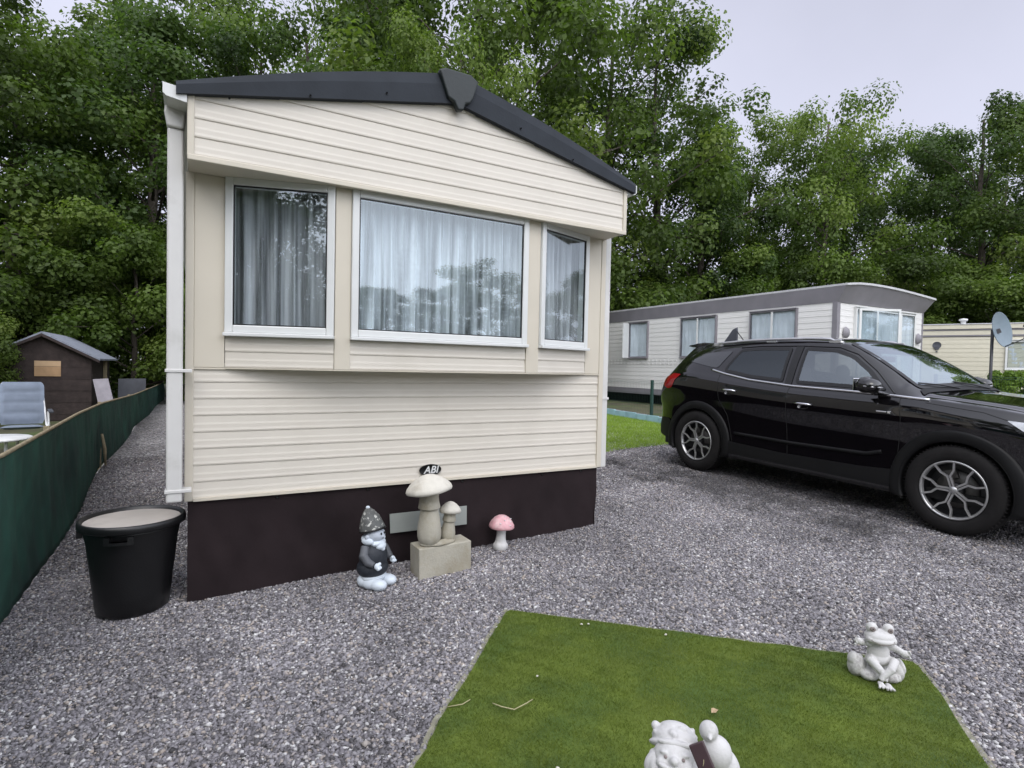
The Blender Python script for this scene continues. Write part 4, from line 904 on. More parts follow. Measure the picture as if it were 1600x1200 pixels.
for s_, fx, fy, fz in ((-1, -.024, -.108, .022), (1, .012, -.103, .014)):
    blob('foot', [((fx, fy, fz), (.014, .02, .010))], M['frogwhite'], fr, .002, 1, tubes=[([(fx+.008*(k-1), fy-.008, fz), (fx+.014*(k-1), fy-.026, fz-.004), (fx+.017*(k-1), fy-.034, fz-.006)], [.006, .005, .0062]) for k in range(3)])
for s_ in (-1, 1):
    e = MB(); e.lathe([(0, .0045), (.010, .003), (.0145, -.002), (.015, -.004)], 20, mat=Matrix.Translation((s_*.038+s_*.002, -.0325, .264)) @ Matrix.Rotation(PI/2-.25, 4, 'X')); eo = e.build('eye', M['iris'], body)
    e = MB(); e.lathe([(0, .0015), (.003, .001), (.0035, -.001)], 10, mat=Matrix.Translation((s_*.041, -.0372, .266)) @ Matrix.Rotation(PI/2-.25, 4, 'X')); e.build('pupil', M['black_plastic'], body)
    e = MB(); e.lathe([(0, .001), (.0035, .0005), (.004, -.002)], 10, mat=Matrix.Translation((s_*.050, -.0545, .214)) @ Matrix.Rotation(PI/2, 4, 'X')); e.build('mouth_corner', M['iris'], body)
mo = MB(); mo.tube([(x, -.012-math.sqrt(max(0, 1-(x/.078)**2))*.0575, .200+(x/.05)**2*.012) for x in np.linspace(-.05, .05, 15)], .0018, 6); mo.build('mouth', M['iris'], body)
fr.location = (2.73, 1.385, float(g(2.7, 1.38))+.016); fr.rotation_euler = (0, 0, math.radians(-42)); fr.scale = (.88, .88, .88)

# dwarf statue at the lower edge of the picture
dw = root('dwarf_statue', 'white stone dwarf statue with a broad hat and a small bird on its shoulder', 'dwarf statue')
r_ = random.Random(4)
blob('body', [((0, .01, .10), (.085, .075, .10)), ((0, .0, .19), (.088, .065, .06)), ((0, 0, .05), (.095, .085, .05))], M['whitestone'], dw, .005, 4, tubes=[
     ([(-.075, .0, .205), (-.112, -.02, .16), (-.098, -.06, .125)], [.030, .030, .022]), ([(.07, .0, .205), (.10, -.03, .17), (.085, -.08, .16)], [.030, .028, .022])])
for hx, hy, hz, s_ in ((-.09, -.075, .118, 1), (.078, -.092, .165, -1)):
    blob('hand', [((hx, hy, hz), (.02, .016, .014))], M['whitestone'], dw, .0025, 1, tubes=[([(hx+s_*(.008*(k-1.5)), hy-.008, hz+.004), (hx+s_*(.010*(k-1.5)), hy-.024, hz), (hx+s_*(.010*(k-1.5)), hy-.028, hz-.012)], [.0058, .0055, .005]) for k in range(4)]+[([(hx+s_*.016, hy, hz), (hx+s_*.026, hy-.012, hz-.002)], [.006, .005])])
hdM = Matrix.Translation((0, 0, .27)) @ Matrix.Rotation(-.55, 4, 'X') @ Matrix.Translation((0, 0, -.27))
hd = blob('head', [((0, -.012, .285), (.060, .055, .055)), ((0, -.068, .280), (.013, .015, .012)), ((-.032, -.052, .272), (.018, .014, .014)), ((.032, -.052, .272), (.018, .014, .014)), ((0, -.060, .258), (.02, .010, .007)), ((-.026, -.055, .297), (.014, .01, .006)), ((.026, -.055, .297), (.014, .01, .006)), ((-.06, -.005, .28), (.012, .016, .02)), ((.06, -.005, .28), (.012, .016, .02))], M['whitestone'], dw, .003, 3)
for s_ in (-1, 1):
    e = MB(); e.lathe([(0, .0), (.004, .0), (.005, -.002)], 10, mat=Matrix.Translation((s_*.024, -.0655, .287)) @ Matrix.Rotation(PI/2, 4, 'X')); e.build('eye', M['iris'], hd)
be = [((0, -.02, .258), (.084, .030, .055)), ((0, -.04, .235), (.068, .035, .034)), ((0, -.052, .205), (.05, .028, .035)), ((-.052, -.02, .255), (.02, .03, .03)), ((.052, -.02, .255), (.02, .03, .03)), ((-.022, -.068, .262), (.024, .009, .008), (0, .3, 0)), ((.022, -.068, .262), (.024, .009, .008), (0, -.3, 0))]
be += [((r_.uniform(-.05, .05), -.06-r_.uniform(0, .02), r_.uniform(.18, .24)), (.009, .008, .02), (0, r_.uniform(-.4, .4), 0)) for _ in range(18)]
blob('beard', be, M['whitestone'], dw, .003, 2)
hb = [((0, .024, .316), (.075, .070, .016), (-.05, 0, 0)), ((0, .024, .334), (.066, .062, .036)), ((0, -.040, .322), (.05, .016, .010)), ((0, .03, .36), (.045, .044, .020)), ((-.056, .022, .358), (.013, .013, .013)), ((-.005, -.028, .345), (.014, .013, .012))]
hb += [((r_.uniform(-.055, .055), r_.uniform(-.04, .06), r_.uniform(.335, .362)), (r_.uniform(.007, .014), r_.uniform(.007, .014), .009)) for _ in range(30)]
hto_ = blob('hat', hb, M['whitestone'], dw, .0032, 2)
for o_ in [c for c in dw.children if c.name.split('.')[0] in ('head', 'beard', 'hat')]:
    o_.data.transform(hdM)
    for c_ in o_.children: c_.data.transform(hdM)
bd_ = blob('bird', [((.112, .0, .330), (.042, .042, .046)), ((.090, -.002, .388), (.026, .026, .027)), ((.140, .01, .295), (.034, .036, .05), (0, -.5, 0)), ((.092, -.030, .386), (.006, .010, .006)), ((.09, .01, .27), (.05, .04, .06)), ((.110, .01, .24), (.05, .045, .06)), ((.09, .0, .20), (.04, .04, .05))], M['whitestone'], dw, .003, 3)
pq = MB(); pq.box(-.022, .022, -.004, .004, -.05, .05, mat=Matrix.Translation((.078, -.070, .338)) @ Euler((-.45, -.55, .0)).to_matrix().to_4x4()); po = pq.build('plaque', M['plaque'], dw, bevel=.004)
mk = MB(); mk.tube([Matrix.Translation((.078, -.070, .338)) @ Euler((-.45, -.55, 0)).to_matrix().to_4x4() @ Vector(p) for p in ((-.006, -.0045, -.004), (0, -.0048, .003), (.003, -.0045, .009))], .0009, 5); mk.build('mark', M['drygrass'], po)
dw.location = (1.236, 1.175, float(g(1.26, 1.16))+.014); dw.rotation_euler = (0, 0, math.radians(-46)); dw.scale = (1.03, 1.03, 1.04)

# litter on the turf
def litter(name, lab, cat, pts, r, mt):
    m_ = MB(); m_.tube(pts, r, 6); o = m_.build(name, M[mt], None); tag(o, lab, cat); return o
def tz(x, y, h=.03): return (x, y, float(g(x, y))+h)
litter('straw', 'pale bent straw lying on the turf near its left edge', 'straw', [tz(1.09, 2.05), tz(1.11, 2.01, .032), tz(1.15, 1.97), tz(1.21, 1.975, .034), tz(1.25, 1.99)], .0022, 'drygrass')
litter('twig', 'thin dry twig lying across the left edge of the turf', 'twig', [tz(.92, 2.13, .022), tz(.98, 2.11, .026), tz(1.02, 2.12, .028)], .002, 'drygrass')
lf = MB(); lf.add([(-.018, 0, 0), (-.006, -.012, .004), (.012, -.009, .009), (.02, .002, .002), (.008, .011, .007), (-.007, .010, .010), (0, 0, .003)], [(0, 1, 6), (1, 2, 6), (2, 3, 6), (3, 4, 6), (4, 5, 6), (5, 0, 6)])
lo = lf.build('dry_leaf', M['dryleaf'], None); so_ = lo.modifiers.new('s', 'SOLIDIFY'); so_.thickness = .001; lo.location = tz(1.86, 1.56, .032); tag(lo, 'small curled tan leaf lying on the middle of the turf', 'leaf')
PB = [((1.82, 2.42), 'pale pebble on the turf nearest its far left corner'), ((1.855, 2.405), 'pale pebble touching another near the far edge of the turf'), ((2.14, 2.12), 'pale pebble near the middle of the far turf edge'), ((1.36, 2.13), 'lone pale pebble on the left half of the turf'), ((1.13, 1.62), 'grey flat pebble on the turf left of the dwarf statue'), ((1.28, 2.53), 'pale pebble lying just inside the left turf edge')]
for (x, y), lab in PB:
    m_ = MB(); rr = random.uniform(.007, .010); m_.lathe([(0, -.5), (.7, -.4), (1, 0), (.65, .45), (0, .55)], 7, mat=Matrix.Diagonal((rr, rr*.8, rr*.8, 1)), wob=lambda t, z: 1+.2*math.sin(2*t+x*9))
    o = m_.build('pebble', M['capstone'], None); o.location = tz(x, y, .026); tag(o, lab, 'pebble', 'pebbles strayed onto the turf')

# ------------------------------------------------------------------ left neighbour: netting fence, shed, recliner, boards
fe = root('netting_fence', 'low fence covered with dark green shade netting along the gravel strip', 'fence')
FP = [(-.84, -1.6), (-.86, 1.3), (-.90, 3.9), (-.93, 6.4), (-1.0, 8.4), (-.96, 12), (-.93, 16), (-.90, 21)]
FT = [.88, .86, .77, .80, .76, .68, .64, .60]                      # absolute height of the top line
def fpt(s_):
    i = min(int(s_), len(FP)-2); q = s_-i
    return FP[i][0]*(1-q)+FP[i+1][0]*q, FP[i][1]*(1-q)+FP[i+1][1]*q, FT[i]*(1-q)+FT[i+1]*q
vs, fs = [], []; n = 420; rows = 16
for i in range(n+1):
    s_ = (len(FP)-1)*i/n; x, y, zt = fpt(s_); zb = float(g(x, y))-.01+.03*abs(math.sin(1.7*y))*math.sin(.9*y)**2
    for j in range(rows+1):
        q = j/rows; z = zb+(zt-zb)*q; bulge = math.sin(PI*q)*(.012*math.sin(2.2*y)+.012*math.sin(5.1*y+2*q)+.007*math.sin(13*y-3*q))+(1-q)**2*.025*math.sin(1.3*y+.5)+.004*math.sin(31*y+6*q)
        vs.append((x+bulge, y, z))
for i in range(n):
    for j in range(rows): fs.append((i*(rows+1)+j, (i+1)*(rows+1)+j, (i+1)*(rows+1)+j+1, i*(rows+1)+j+1))
m_ = MB(); m_.add(vs, fs, smooth=True); nt = m_.build('netting', M['green_net'], fe); so_ = nt.modifiers.new('s', 'SOLIDIFY'); so_.thickness = .003
m_ = MB(); m_.tube([(fpt(s_)[0], fpt(s_)[1], fpt(s_)[2]+.004) for s_ in np.linspace(0, len(FP)-1.001, 60)], .012, 8); m_.build('top_wire', M['wood_post'], fe)
for y_ in (-1.5, .6, 2.6, 5.2, 8.45, 11.5, 15, 19):
    s_ = np.interp(y_, [p[1] for p in FP], range(len(FP))); x, y, zt = fpt(float(s_)); m_ = MB(); m_.box(x-.045, x-.012, y-.016, y+.016, float(g(x, y))-.1, zt+.02); m_.build('post', M['wood_post'], fe)
m_ = MB(); m_.tube([(-.985, 8.30, .40), (-.955, 8.27, .22), (-.945, 8.26, .02)], [.014, .02, .012], 6); m_.build('stake', M['wood_post'], fe)
settle(fe, (-.9, 5, float(g(-.9, 5))))

sh = root('garden_shed', 'small dark wooden shed with a grey felt roof beyond the green fence', 'shed')
zg = float(g(-2, 14.5)); x0, x1, xa, y0, y1, ze, za = -3.47, -1.90, -2.68, 14.5, 17.2, 1.36, 1.79
m_ = MB(); nb = 11
for i in range(nb):      # front boards, lapped
    z0 = zg+(ze-zg)*i/nb; z1 = zg+(ze-zg)*(i+1)/nb
    m_.box(x0, x1, y0-.012 if i % 2 else y0-.006, y0+.02, z0, z1+.004); m_.box(x1-.02, x1+.012 if i % 2 else x1+.006, y0+.021, y1, z0, z1+.004)
m_.box(x0-.006, x0+.02, y0+.021, y1, zg, ze); m_.box(x0, x1, y1-.02, y1, zg, ze-.002)
m_.prism([(x0, ze+.005), (x1, ze+.005), (xa, za-.02)], 1, y0-.008, y0+.02); m_.prism([(x0, ze+.005), (x1, ze+.005), (xa, za-.02)], 1, y1-.03, y1-.002)
m_.build('wall', M['dark_wood'], sh)
m_ = MB(); m_.prism([(xa, za), (xa, za+.035), (x1+.16, ze-.055), (x1+.16, ze-.09)], 1, y0-.16, y1+.12); m_.prism([(xa-.002, za), (xa-.002, za+.035), (x0-.16, ze-.055), (x0-.16, ze-.09)], 1, y0-.16, y1+.12); rfo = m_.build('roof', M['felt'], sh)
m_ = MB(); m_.prism([(xa, za-.06), (xa, za-.001), (x1+.155, ze-.092), (x1+.155, ze-.14)], 1, y0-.165, y0-.14); m_.prism([(xa-.002, za-.06), (xa-.002, za-.001), (x0-.155, ze-.092), (x0-.155, ze-.14)], 1, y0-.165, y0-.14); m_.build('bargeboard', M['dark_wood'], rfo)
m_ = MB(); m_.box(-2.82, -2.40, y0-.03, y0-.013, .93, 1.125); w_ = m_.build('window_board', M['ply'], sh)
m_ = MB(); m_.box(-2.82, -2.40, y0-.03, y0-.013, 1.13, 1.24); m_.build('window_board', M['ply2'], sh)
m_ = MB(); m_.box(x1+.02, x1+.09, y0+1.5, y0+1.57, zg, ze-.1); m_.build('porch_post', M['wood_post'], sh)
settle(sh, (-2.68, 15.8, zg))
for nm, lab, pts, mt in (('leaning_board', 'grey board leaning on the right side of the dark shed', [(-1.86, 14.35, .88), (-1.60, 14.35, .90), (-1.42, 14.0, .42), (-1.66, 14.0, .28)], 'board'), ('dark_panel', 'dark flat panel standing behind the grey leaning board', [(-1.55, 15.6, .86), (-1.02, 15.6, .87), (-1.02, 15.5, .30), (-1.55, 15.5, .30)], 'darkpanel')):
    a = [Vector(p) for p in pts]; nrm = (a[1]-a[0]).cross(a[2]-a[1]).normalized()*.025; m_ = MB()
    low = float(g(-1.5, 14))-.28 if nm == 'leaning_board' else float(g(-1.3, 15.5))-.30
    a[2].z += low; a[3].z += low
    m_.add(a+[p+nrm for p in a], [(0, 1, 2, 3), (7, 6, 5, 4), (0, 4, 5, 1), (1, 5, 6, 2), (2, 6, 7, 3), (3, 7, 4, 0)]); tag(m_.build(nm, M[mt], None), lab, 'panel')
rc = root('garden_recliner', 'padded grey recliner chair with white frame behind the green fence', 'garden chair')
def cushion(name, y0, z0, y1, z1, w, th, segs):
    m_ = MB(); rows = 24; vs = []; d = Vector((0, y1-y0, z1-z0)); L = d.length; d.normalize(); nn = Vector((0, -d.z, d.y))
    for sd in (1, -1):
        for i in range(rows+1):
            t_ = i/rows; bul = abs(math.sin(PI*t_*segs))**.45
            for k in range(9):
                u_ = (k/8-.5)*2; e_ = (1-abs(u_)**6)*(.35+.65*bul)*min(1, 8*min(t_, 1-t_)+.15)
                ww = w*(1-.14*max(0, (t_-.88)/.12)**2-.1*max(0, (.1-t_)/.1))
                vs.append(tuple(Vector((u_*ww/2, y0, z0))+d*L*t_+nn*sd*th/2*e_))
    n_ = 9*(rows+1); fs = []
    for b_ in (0, n_):
        for i in range(rows):
            for k in range(8): fs.append((b_+i*9+k, b_+i*9+k+1, b_+(i+1)*9+k+1, b_+(i+1)*9+k))
    for i in range(rows):
        for k in (0, 8): fs.append((i*9+k, (i+1)*9+k, n_+(i+1)*9+k, n_+i*9+k))
    m_.add(vs, fs, smooth=True); return m_.build(name, M['cushion'], rc)
cushion('backrest', .12, .42, .38, 1.02, .50, .06, 4); cushion('seat', -.38, .42, .10, .38, .48, .06, 3)
for s_ in (-1, 1):
    m_ = MB(); m_.tube([(s_*.22, .385, 1.0), (s_*.27, .12, .40), (s_*.27, -.40, .42)], .014, 8); m_.build('frame', M['white_metal'], rc)
    m_ = MB(); m_.tube([(s_*.29, -.30, .0), (s_*.29, .0, .52), (s_*.29, .02, .60)], .014, 8); m_.build('leg', M['white_metal'], rc)
    m_ = MB(); m_.tube([(s_*.29, .25, .0), (s_*.29, -.05, .42)], .014, 8); m_.build('leg', M['white_metal'], rc)
    m_ = MB(); m_.box(s_*.31-.03, s_*.31+.03, -.30, .16, .60, .63); m_.build('armrest', M['darkpanel'], rc, bevel=.01)
rc.location = (-2.16, 10.4, float(g(-2, 10.4))-.07); rc.rotation_euler = (0, 0, math.radians(12))
tbl = root('garden_table', 'low white garden table beside the grey recliner behind the fence', 'table')
m_ = MB(); m_.lathe([(0, .40), (.34, .40), (.36, .405), (.36, .42), (.34, .43), (0, .43)], 32); m_.build('top', M['white_metal'], tbl)
for a in range(4):
    m_ = MB(); m_.tube([(.22*math.cos(a*PI/2+.7), .22*math.sin(a*PI/2+.7), 0), (.25*math.cos(a*PI/2+.7), .25*math.sin(a*PI/2+.7), .40)], .016, 8); m_.build('leg', M['white_metal'], tbl)
tbl.location = (-2.05, 8.6, float(g(-2, 8.6)))

# ------------------------------------------------------------------ white caravan across the fence
c2 = root('static_caravan', 'long white static caravan with mauve grey trim behind the wire fence', 'caravan')
X2, Y2, Y2E, X2R, Z2B, Z2T = 12.0, 7.19, 17.5, 15.55, .76, 2.88
sm = Matrix.Translation((X2, 0, 0)) @ Matrix(((0, 1, 0, 0), (1, 0, 0, 0), (0, 0, 1, 0), (0, 0, 0, 1)))
siding('siding', M['c2siding'], c2, sm, Y2+.05, Y2E, Z2B, Z2T, .13, 1.1)
for z_ in (1.50, 1.60):
    m_ = MB()
    for k in range(int((Y2E-Y2)/.16)): m_.box(X2-.022, X2-.012, Y2+.1+k*.16, Y2+.2+k*.16, z_, z_+.045)
    o = m_.build('decor_strip', M['c2siding'], c2); o['kind'] = 'stuff'
siding('siding', M['c2siding'], c2, Matrix.Translation((0, Y2, 0)), X2+.1, X2R-.02, Z2B, 2.86, .13)
for a in ((X2-.02, X2+.09, Y2-.02, Y2+.09), (X2R-.03, X2R+.02, Y2-.015, Y2+.05)):
    m_ = MB(); m_.box(a[0], a[1], a[2], a[3], Z2B-.05, Z2T); m_.build('corner_post', M['c2grey'], c2)
m_ = MB(); m_.box(X2R-.001, X2R+.02, Y2+.06, Y2E, Z2B, Z2T); m_.build('side_wall', M['c2siding'], c2)
m_ = MB(); m_.box(X2-.012, X2R, Y2-.01, Y2E, Z2B-.17, Z2B-.002); m_.build('chassis_trim', M['c2grey'], c2)
m_ = MB(); m_.box(X2+.5, X2R-.5, Y2+.4, Y2E-.4, Z2B-.5, Z2B-.18); m_.build('chassis', M['black'], c2)
# fascia that leans outwards under the roof, low curved roof
xs = np.linspace(0, 1, 9); ro = [(11.93+3.70*t_, 3.20+.075*math.sin(PI*t_**.7)-.04*t_**2) for t_ in xs]
def fascia(pts_lo, pts_hi, name):
    m_ = MB(); n_ = len(pts_lo); m_.add(pts_lo+pts_hi, [(i, i+1, n_+i+1, n_+i) for i in range(n_-1)]); return m_.build(name, M['c2grey'], c2)
lo_ = [(X2-.015+(X2R+.03-X2)*t_, Y2-.02, 2.865) for t_ in xs]; hi_ = [(x, Y2-.22, z-.005) for x, z in ro]
fascia(lo_, hi_, 'front_fascia')
fascia([(X2-.015, Y2-.02, 2.865), (X2-.015, Y2E, 2.865)], [(11.93, Y2-.22, 3.195), (11.93, Y2E, 3.195)], 'side_fascia')
m_ = MB(); rp_ = ro+[(x, z+.045) for x, z in ro[::-1]]; m_.prism(rp_, 1, Y2-.25, Y2E+.1); m_.build('roof', M['c2roof'], c2)
for i, (ya, yb) in enumerate(((12.94, 13.80), (10.36, 11.62), (8.08, 9.34))):
    Mx, L = frameM((X2-.015, yb), (X2-.015, ya))
    w = window(c2, Mx, 0, L, 1.70, 2.80, fwid=.035, cur='whitecurtain', n=7, amp=.003, proud=.055, seed=20+i, glass='c2glass', fm='c2grey', drop=-.045, depth=.045)
    if i:
        m_ = MB(); m_.box(L/2-.02, L/2+.03, -.068, -.056, 1.735, 2.765, mat=Mx); m_.build('mullion', M['upvc'], w)
    else:
        m_ = MB(); m_.box(-.02, .01, -.36, -.03, 1.70, 2.78, mat=Mx @ Matrix.Rotation(.25, 4, 'Z')); m_.build('open_sash', M['upvc'], w)
Mx, L = frameM((X2, Y2-.01), (X2R, Y2-.01))
w = window(c2, Mx, .62, 3.12, 1.2, 2.80, fwid=.05, cur='whitecurtain', n=18, amp=.003, proud=.055, seed=31, glass='c2glass', drop=-.052)
for x_ in (1.42, 2.42): m_ = MB(); m_.box(x_, x_+.06, -.068, -.056, 1.25, 2.75, mat=Mx); m_.build('mullion', M['upvc'], w)
m_ = MB(); Ms = Mx @ Matrix.Translation((.68, -.08, 0)) @ Matrix.Rotation(-.42, 4, 'Z')
for a in ((0, .05, 1.25, 2.78), (.92, .97, 1.25, 2.78), (.05, .92, 1.25, 1.30), (.05, .92, 2.73, 2.78)): m_.box(a[0], a[1], -.02, .01, a[2], a[3], mat=Ms)
sash = m_.build('open_sash', M['upvc'], w); m_ = MB(); m_.add([Ms @ Vector(p) for p in ((.05, -.005, 1.3), (.92, -.005, 1.3), (.92, -.005, 2.73), (.05, -.005, 2.73))], [(0, 1, 2, 3)]); m_.build('pane', M['c2glass'], sash)
for x_ in (.30, 3.32):
    m_ = MB(); m_.lathe([(0, .06), (.07, .05), (.10, .0)], 20, mat=Mx @ Matrix.Translation((x_, -.02, 2.22)) @ Matrix.Rotation(PI/2, 4, 'X') @ Matrix.Diagonal((1, 1.35, 1, 1))); m_.build('wall_lamp', M['c2grey'], c2)
for y_ in (9.4, 10.0):
    m_ = MB(); m_.lathe([(.13, -.08), (.27, -.09), (.31, -.05), (.31, .05), (.27, .09), (.13, .08), (.05, .06), (0, .06)], 32, mat=Matrix.Translation((12.45, y_, .50)) @ Matrix.Rotation(PI/2, 4, 'Y')); m_.build('road_wheel', M['rust'], c2)
m_ = MB(); m_.box(X2+.5, X2R-.4, Y2+1.5, Y2E-1, .95, 2.8); 
settle(c2, (13.8, 12, float(g(5.6, 12))))

# cream caravan further right, turned away
c3 = root('static_caravan', 'pale cream caravan at the far right behind the satellite dish', 'caravan')
P3 = Vector((19.0, 6.3, 0)); D3 = Vector((-.44, .898, 0)); A_ = P3+D3*4.6; B_ = P3-D3*5.2
Mx, L = frameM((A_.x, A_.y), (B_.x, B_.y))
siding('siding', M['c3siding'], c3, Mx, 0, L, .55, 2.42, .12)
m_ = MB(); m_.box(0, L, .04, 3.4, .55, 2.60, mat=Mx); m_.build('side_wall', M['c3siding'], c3)
for z0, z1, yo, mt in ((2.44, 2.475, -.03, 'c2grey'), (2.48, 2.60, -.018, 'c3siding'), (2.605, 2.64, -.035, 'c2grey'), (2.645, 2.76, -.06, 'c3siding')):
    m_ = MB(); m_.box(-.02, L, yo, .035, z0, z1, mat=Mx); m_.build('eaves_band', M[mt], c3)
m_ = MB(); m_.prism([(-.08, 2.765), (3.5, 2.765), (1.7, 2.92)], 0, -.05, L+.05); m_.v = [tuple(Mx @ Vector(v)) for v in m_.v]; m_.build('roof', M['c2roof'], c3)
m_ = MB(); m_.box(0, L, .03, .1, .1, .549, mat=Mx); m_.build('skirting', M['c3siding'], c3)
tw = (Vector((18.55, 7.2, 0))-A_).length
w = window(c3, Mx, 4.16, 5.6, 1.55, 2.32, fwid=.05, cur='whitecurtain', n=8, amp=.003, proud=.055, seed=44, glass='c2glass', drop=-.052)
m_ = MB(); m_.box(4.8, 4.85, -.068, -.056, 1.6, 2.27, mat=Mx); m_.build('mullion', M['upvc'], w)
m_ = MB(); m_.lathe([(.06, 0), (.06, .12), (.10, .12), (.10, .17), (0, .19)], 12, mat=Mx @ Matrix.Translation((3.28, .3, 2.77))); m_.build('roof_vent', M['upvc'], c3)
bl = MB(); bl.lathe([(0, -.012), (.085, -.010), (.10, 0)], 20, mat=Mx @ Matrix.Translation((2.70, -.02, 2.20)) @ Matrix.Rotation(PI/2, 4, 'X'))
bl.prism([(2.615, 2.16), (2.785, 2.16), (2.735, 2.07), (2.665, 2.07)], 1, -.03, -.015); bl.v[-8:] = [tuple(Mx @ Vector(v)) for v in bl.v[-8:]]
bl.box(2.68, 2.72, -.03, -.015, 2.0, 2.04, mat=Mx); bl.build('balloon_ornament', M['darkpanel'], c3)
settle(c3, ((A_+B_)/2+Vector((0, 0, .2))))

# wire fence with a low turquoise edging
wf = root('wire_fence', 'green welded wire fence with dark posts in front of the white caravan', 'fence')
def wire_fence(rt_, a, b, zt, zb, posts):
    a, b = Vector((*a, 0)), Vector((*b, 0)); L_ = (b-a).length; d = (b-a)/L_; m_ = MB(); k = 0
    while k*.05 < L_: p = a+d*k*.05; m_.tube([(p.x, p.y, zb(p)), (p.x, p.y, zt(p))], .0016, 3, caps=False); k += 1
    for q in (0, .04, .33, .66, .96, 1.0):
        m_.tube([(p.x, p.y, zb(p)+(zt(p)-zb(p))*q) for p in (a+d*L_*t_/6 for t_ in range(7))], .0028, 4)
    m_.build('wire_panel', M['green_metal'], rt_)
    for t_ in posts:
        p = a+d*t_; m_ = MB(); m_.box(p.x-.026, p.x+.026, p.y-.026, p.y+.026, float(g(p.x, p.y))-.1, zt(p)+.04); m_.build('post', M['green_metal'], rt_, bevel=.004)
wire_fence(wf, (8.40, 15.0), (8.40, 6.6), lambda p: 1.07, lambda p: float(g(p.x, p.y))+.12, (.3, 3.2, 6.08, 8.3))
settle(wf, (8.4, 10.8, float(g(8, 10.8))))
ed = MB(); k = 0; y_ = 6.9
while y_ < 14.6: ed.box(8.30, 8.345, y_, y_+.33, float(g(8.3, y_))-.02, float(g(8.3, y_))+.155+.006*math.sin(y_*9)); y_ += .345
eo = ed.build('garden_edging', M['turquoise'], None, bevel=.006); tag(eo, 'low turquoise edging wall at the foot of the wire fence', 'edging')
wf2 = root('wire_fence', 'low wire fence seen beyond the bonnet in front of the cream caravan', 'fence')
wire_fence(wf2, (13.2, 5.9), (17.2, 3.6), lambda p: 1.33, lambda p: .2, (0.1, 2.3, 4.5)); settle(wf2, (15, 4.8, .1))

# satellite dish
ds = root('satellite_dish', 'grey satellite dish on a dark pole right of the white caravan', 'satellite dish')
m_ = MB(); m_.tube([(0, 0, 0), (0, 0, 2.3)], .032, 12); m_.build('pole', M['pole'], ds)
Rd = Matrix.Translation((.12, -.14, 2.30)) @ Euler((math.radians(80), 0, math.radians(-4))).to_matrix().to_4x4() @ Matrix.Diagonal((1.0, 1.0, 1, 1))
prof = [(r_*.41, .075*(r_**2)-.075) for r_ in np.linspace(0, 1, 12)]
m_ = MB(); m_.lathe(prof+[(.418, .004), (.41, -.012)]+[(r_*.40, .075*r_*r_-.09) for r_ in np.linspace(1, 0, 8)], 44, mat=Rd); dd = m_.build('reflector', M['dish'], ds)
m_ = MB(); m_.beam((0, 0, 2.22), (.10, -.10, 2.28), .08, .10); m_.build('bracket', M['pole'], ds)
m_ = MB(); m_.tube([Rd @ Vector((0, -.40, 0)), Rd @ Vector((0, -.30, .36)), Rd @ Vector((0, -.05, .46))], .012, 8); m_.tube([Rd @ Vector((0, -.07, .50)), Rd @ Vector((0, 0, .40))], .032, 10); m_.build('receiver_arm', M['pole'], ds)
ds.location = (16.15, 6.0, float(g(5.6, 6)))
lp = root('solar_lamp', 'small dark solar lamp on a stick beyond the bonnet of the black car', 'solar lamp')
m_ = MB(); m_.tube([(0, 0, 0), (0, 0, .95)], .012, 6); m_.build('stick', M['pole'], lp); m_ = MB(); m_.lathe([(0, .92), (.03, .93), (.055, 1.02), (.065, 1.03), (.065, 1.06), (0, 1.07)], 12); m_.build('lantern', M['black_plastic'], lp)
lp.location = (14.6, 5.45, float(g(5.6, 5.4)))

# ------------------------------------------------------------------ trees
def leaf_cloud(name, clumps, n_leaf, size, mt, seed, droop=.25, shape=None):
    """clumps: centre, radii(3), tone. many small folded leaves, denser on the shell of each clump"""
    r = np.random.default_rng(seed); K = len(clumps); C = np.array([c[0] for c in clumps]); R = np.array([c[1] for c in clumps]); tone = np.array([c[2] for c in clumps])
    vol = R.prod(1)**.66; k = r.choice(K, n_leaf, p=vol/vol.sum())
    d = r.normal(size=(n_leaf, 3)); d /= np.linalg.norm(d, axis=1)[:, None]; rad = r.uniform(.25, 1, n_leaf)**.5*(1+r.normal(0, .10, n_leaf))
    P = C[k]+d*R[k]*rad[:, None]
    nrm = d*np.array([1, 1, .8])+np.array([0, 0, .55])+r.normal(0, .36, (n_leaf, 3)); nrm /= np.linalg.norm(nrm, axis=1)[:, None]
    a = r.normal(size=(n_leaf, 3)); a[:, 2] -= droop; t = a-nrm*(a*nrm).sum(1)[:, None]; t /= np.linalg.norm(t, axis=1)[:, None]; b = np.cross(nrm, t)
    s = size*r.uniform(.6, 1.35, n_leaf)[:, None]
    q = [P-t*s*.55, P-t*s*.1+b*s*.42+nrm*s*.10, P+t*s*.58-nrm*s*.08, P-t*s*.1-b*s*.42+nrm*s*.10]
    V = np.stack(q, 1).reshape(-1, 3); i = np.arange(n_leaf)[:, None]*4
    Fc = np.stack([i+np.array([[0, 1, 2]]), i+np.array([[0, 2, 3]])], 1).reshape(-1, 3)
    T = np.repeat(np.clip(tone[k]+r.normal(0, .08, n_leaf), 0, 1), 4)
    return fast_mesh(name, V, Fc, mt, T)

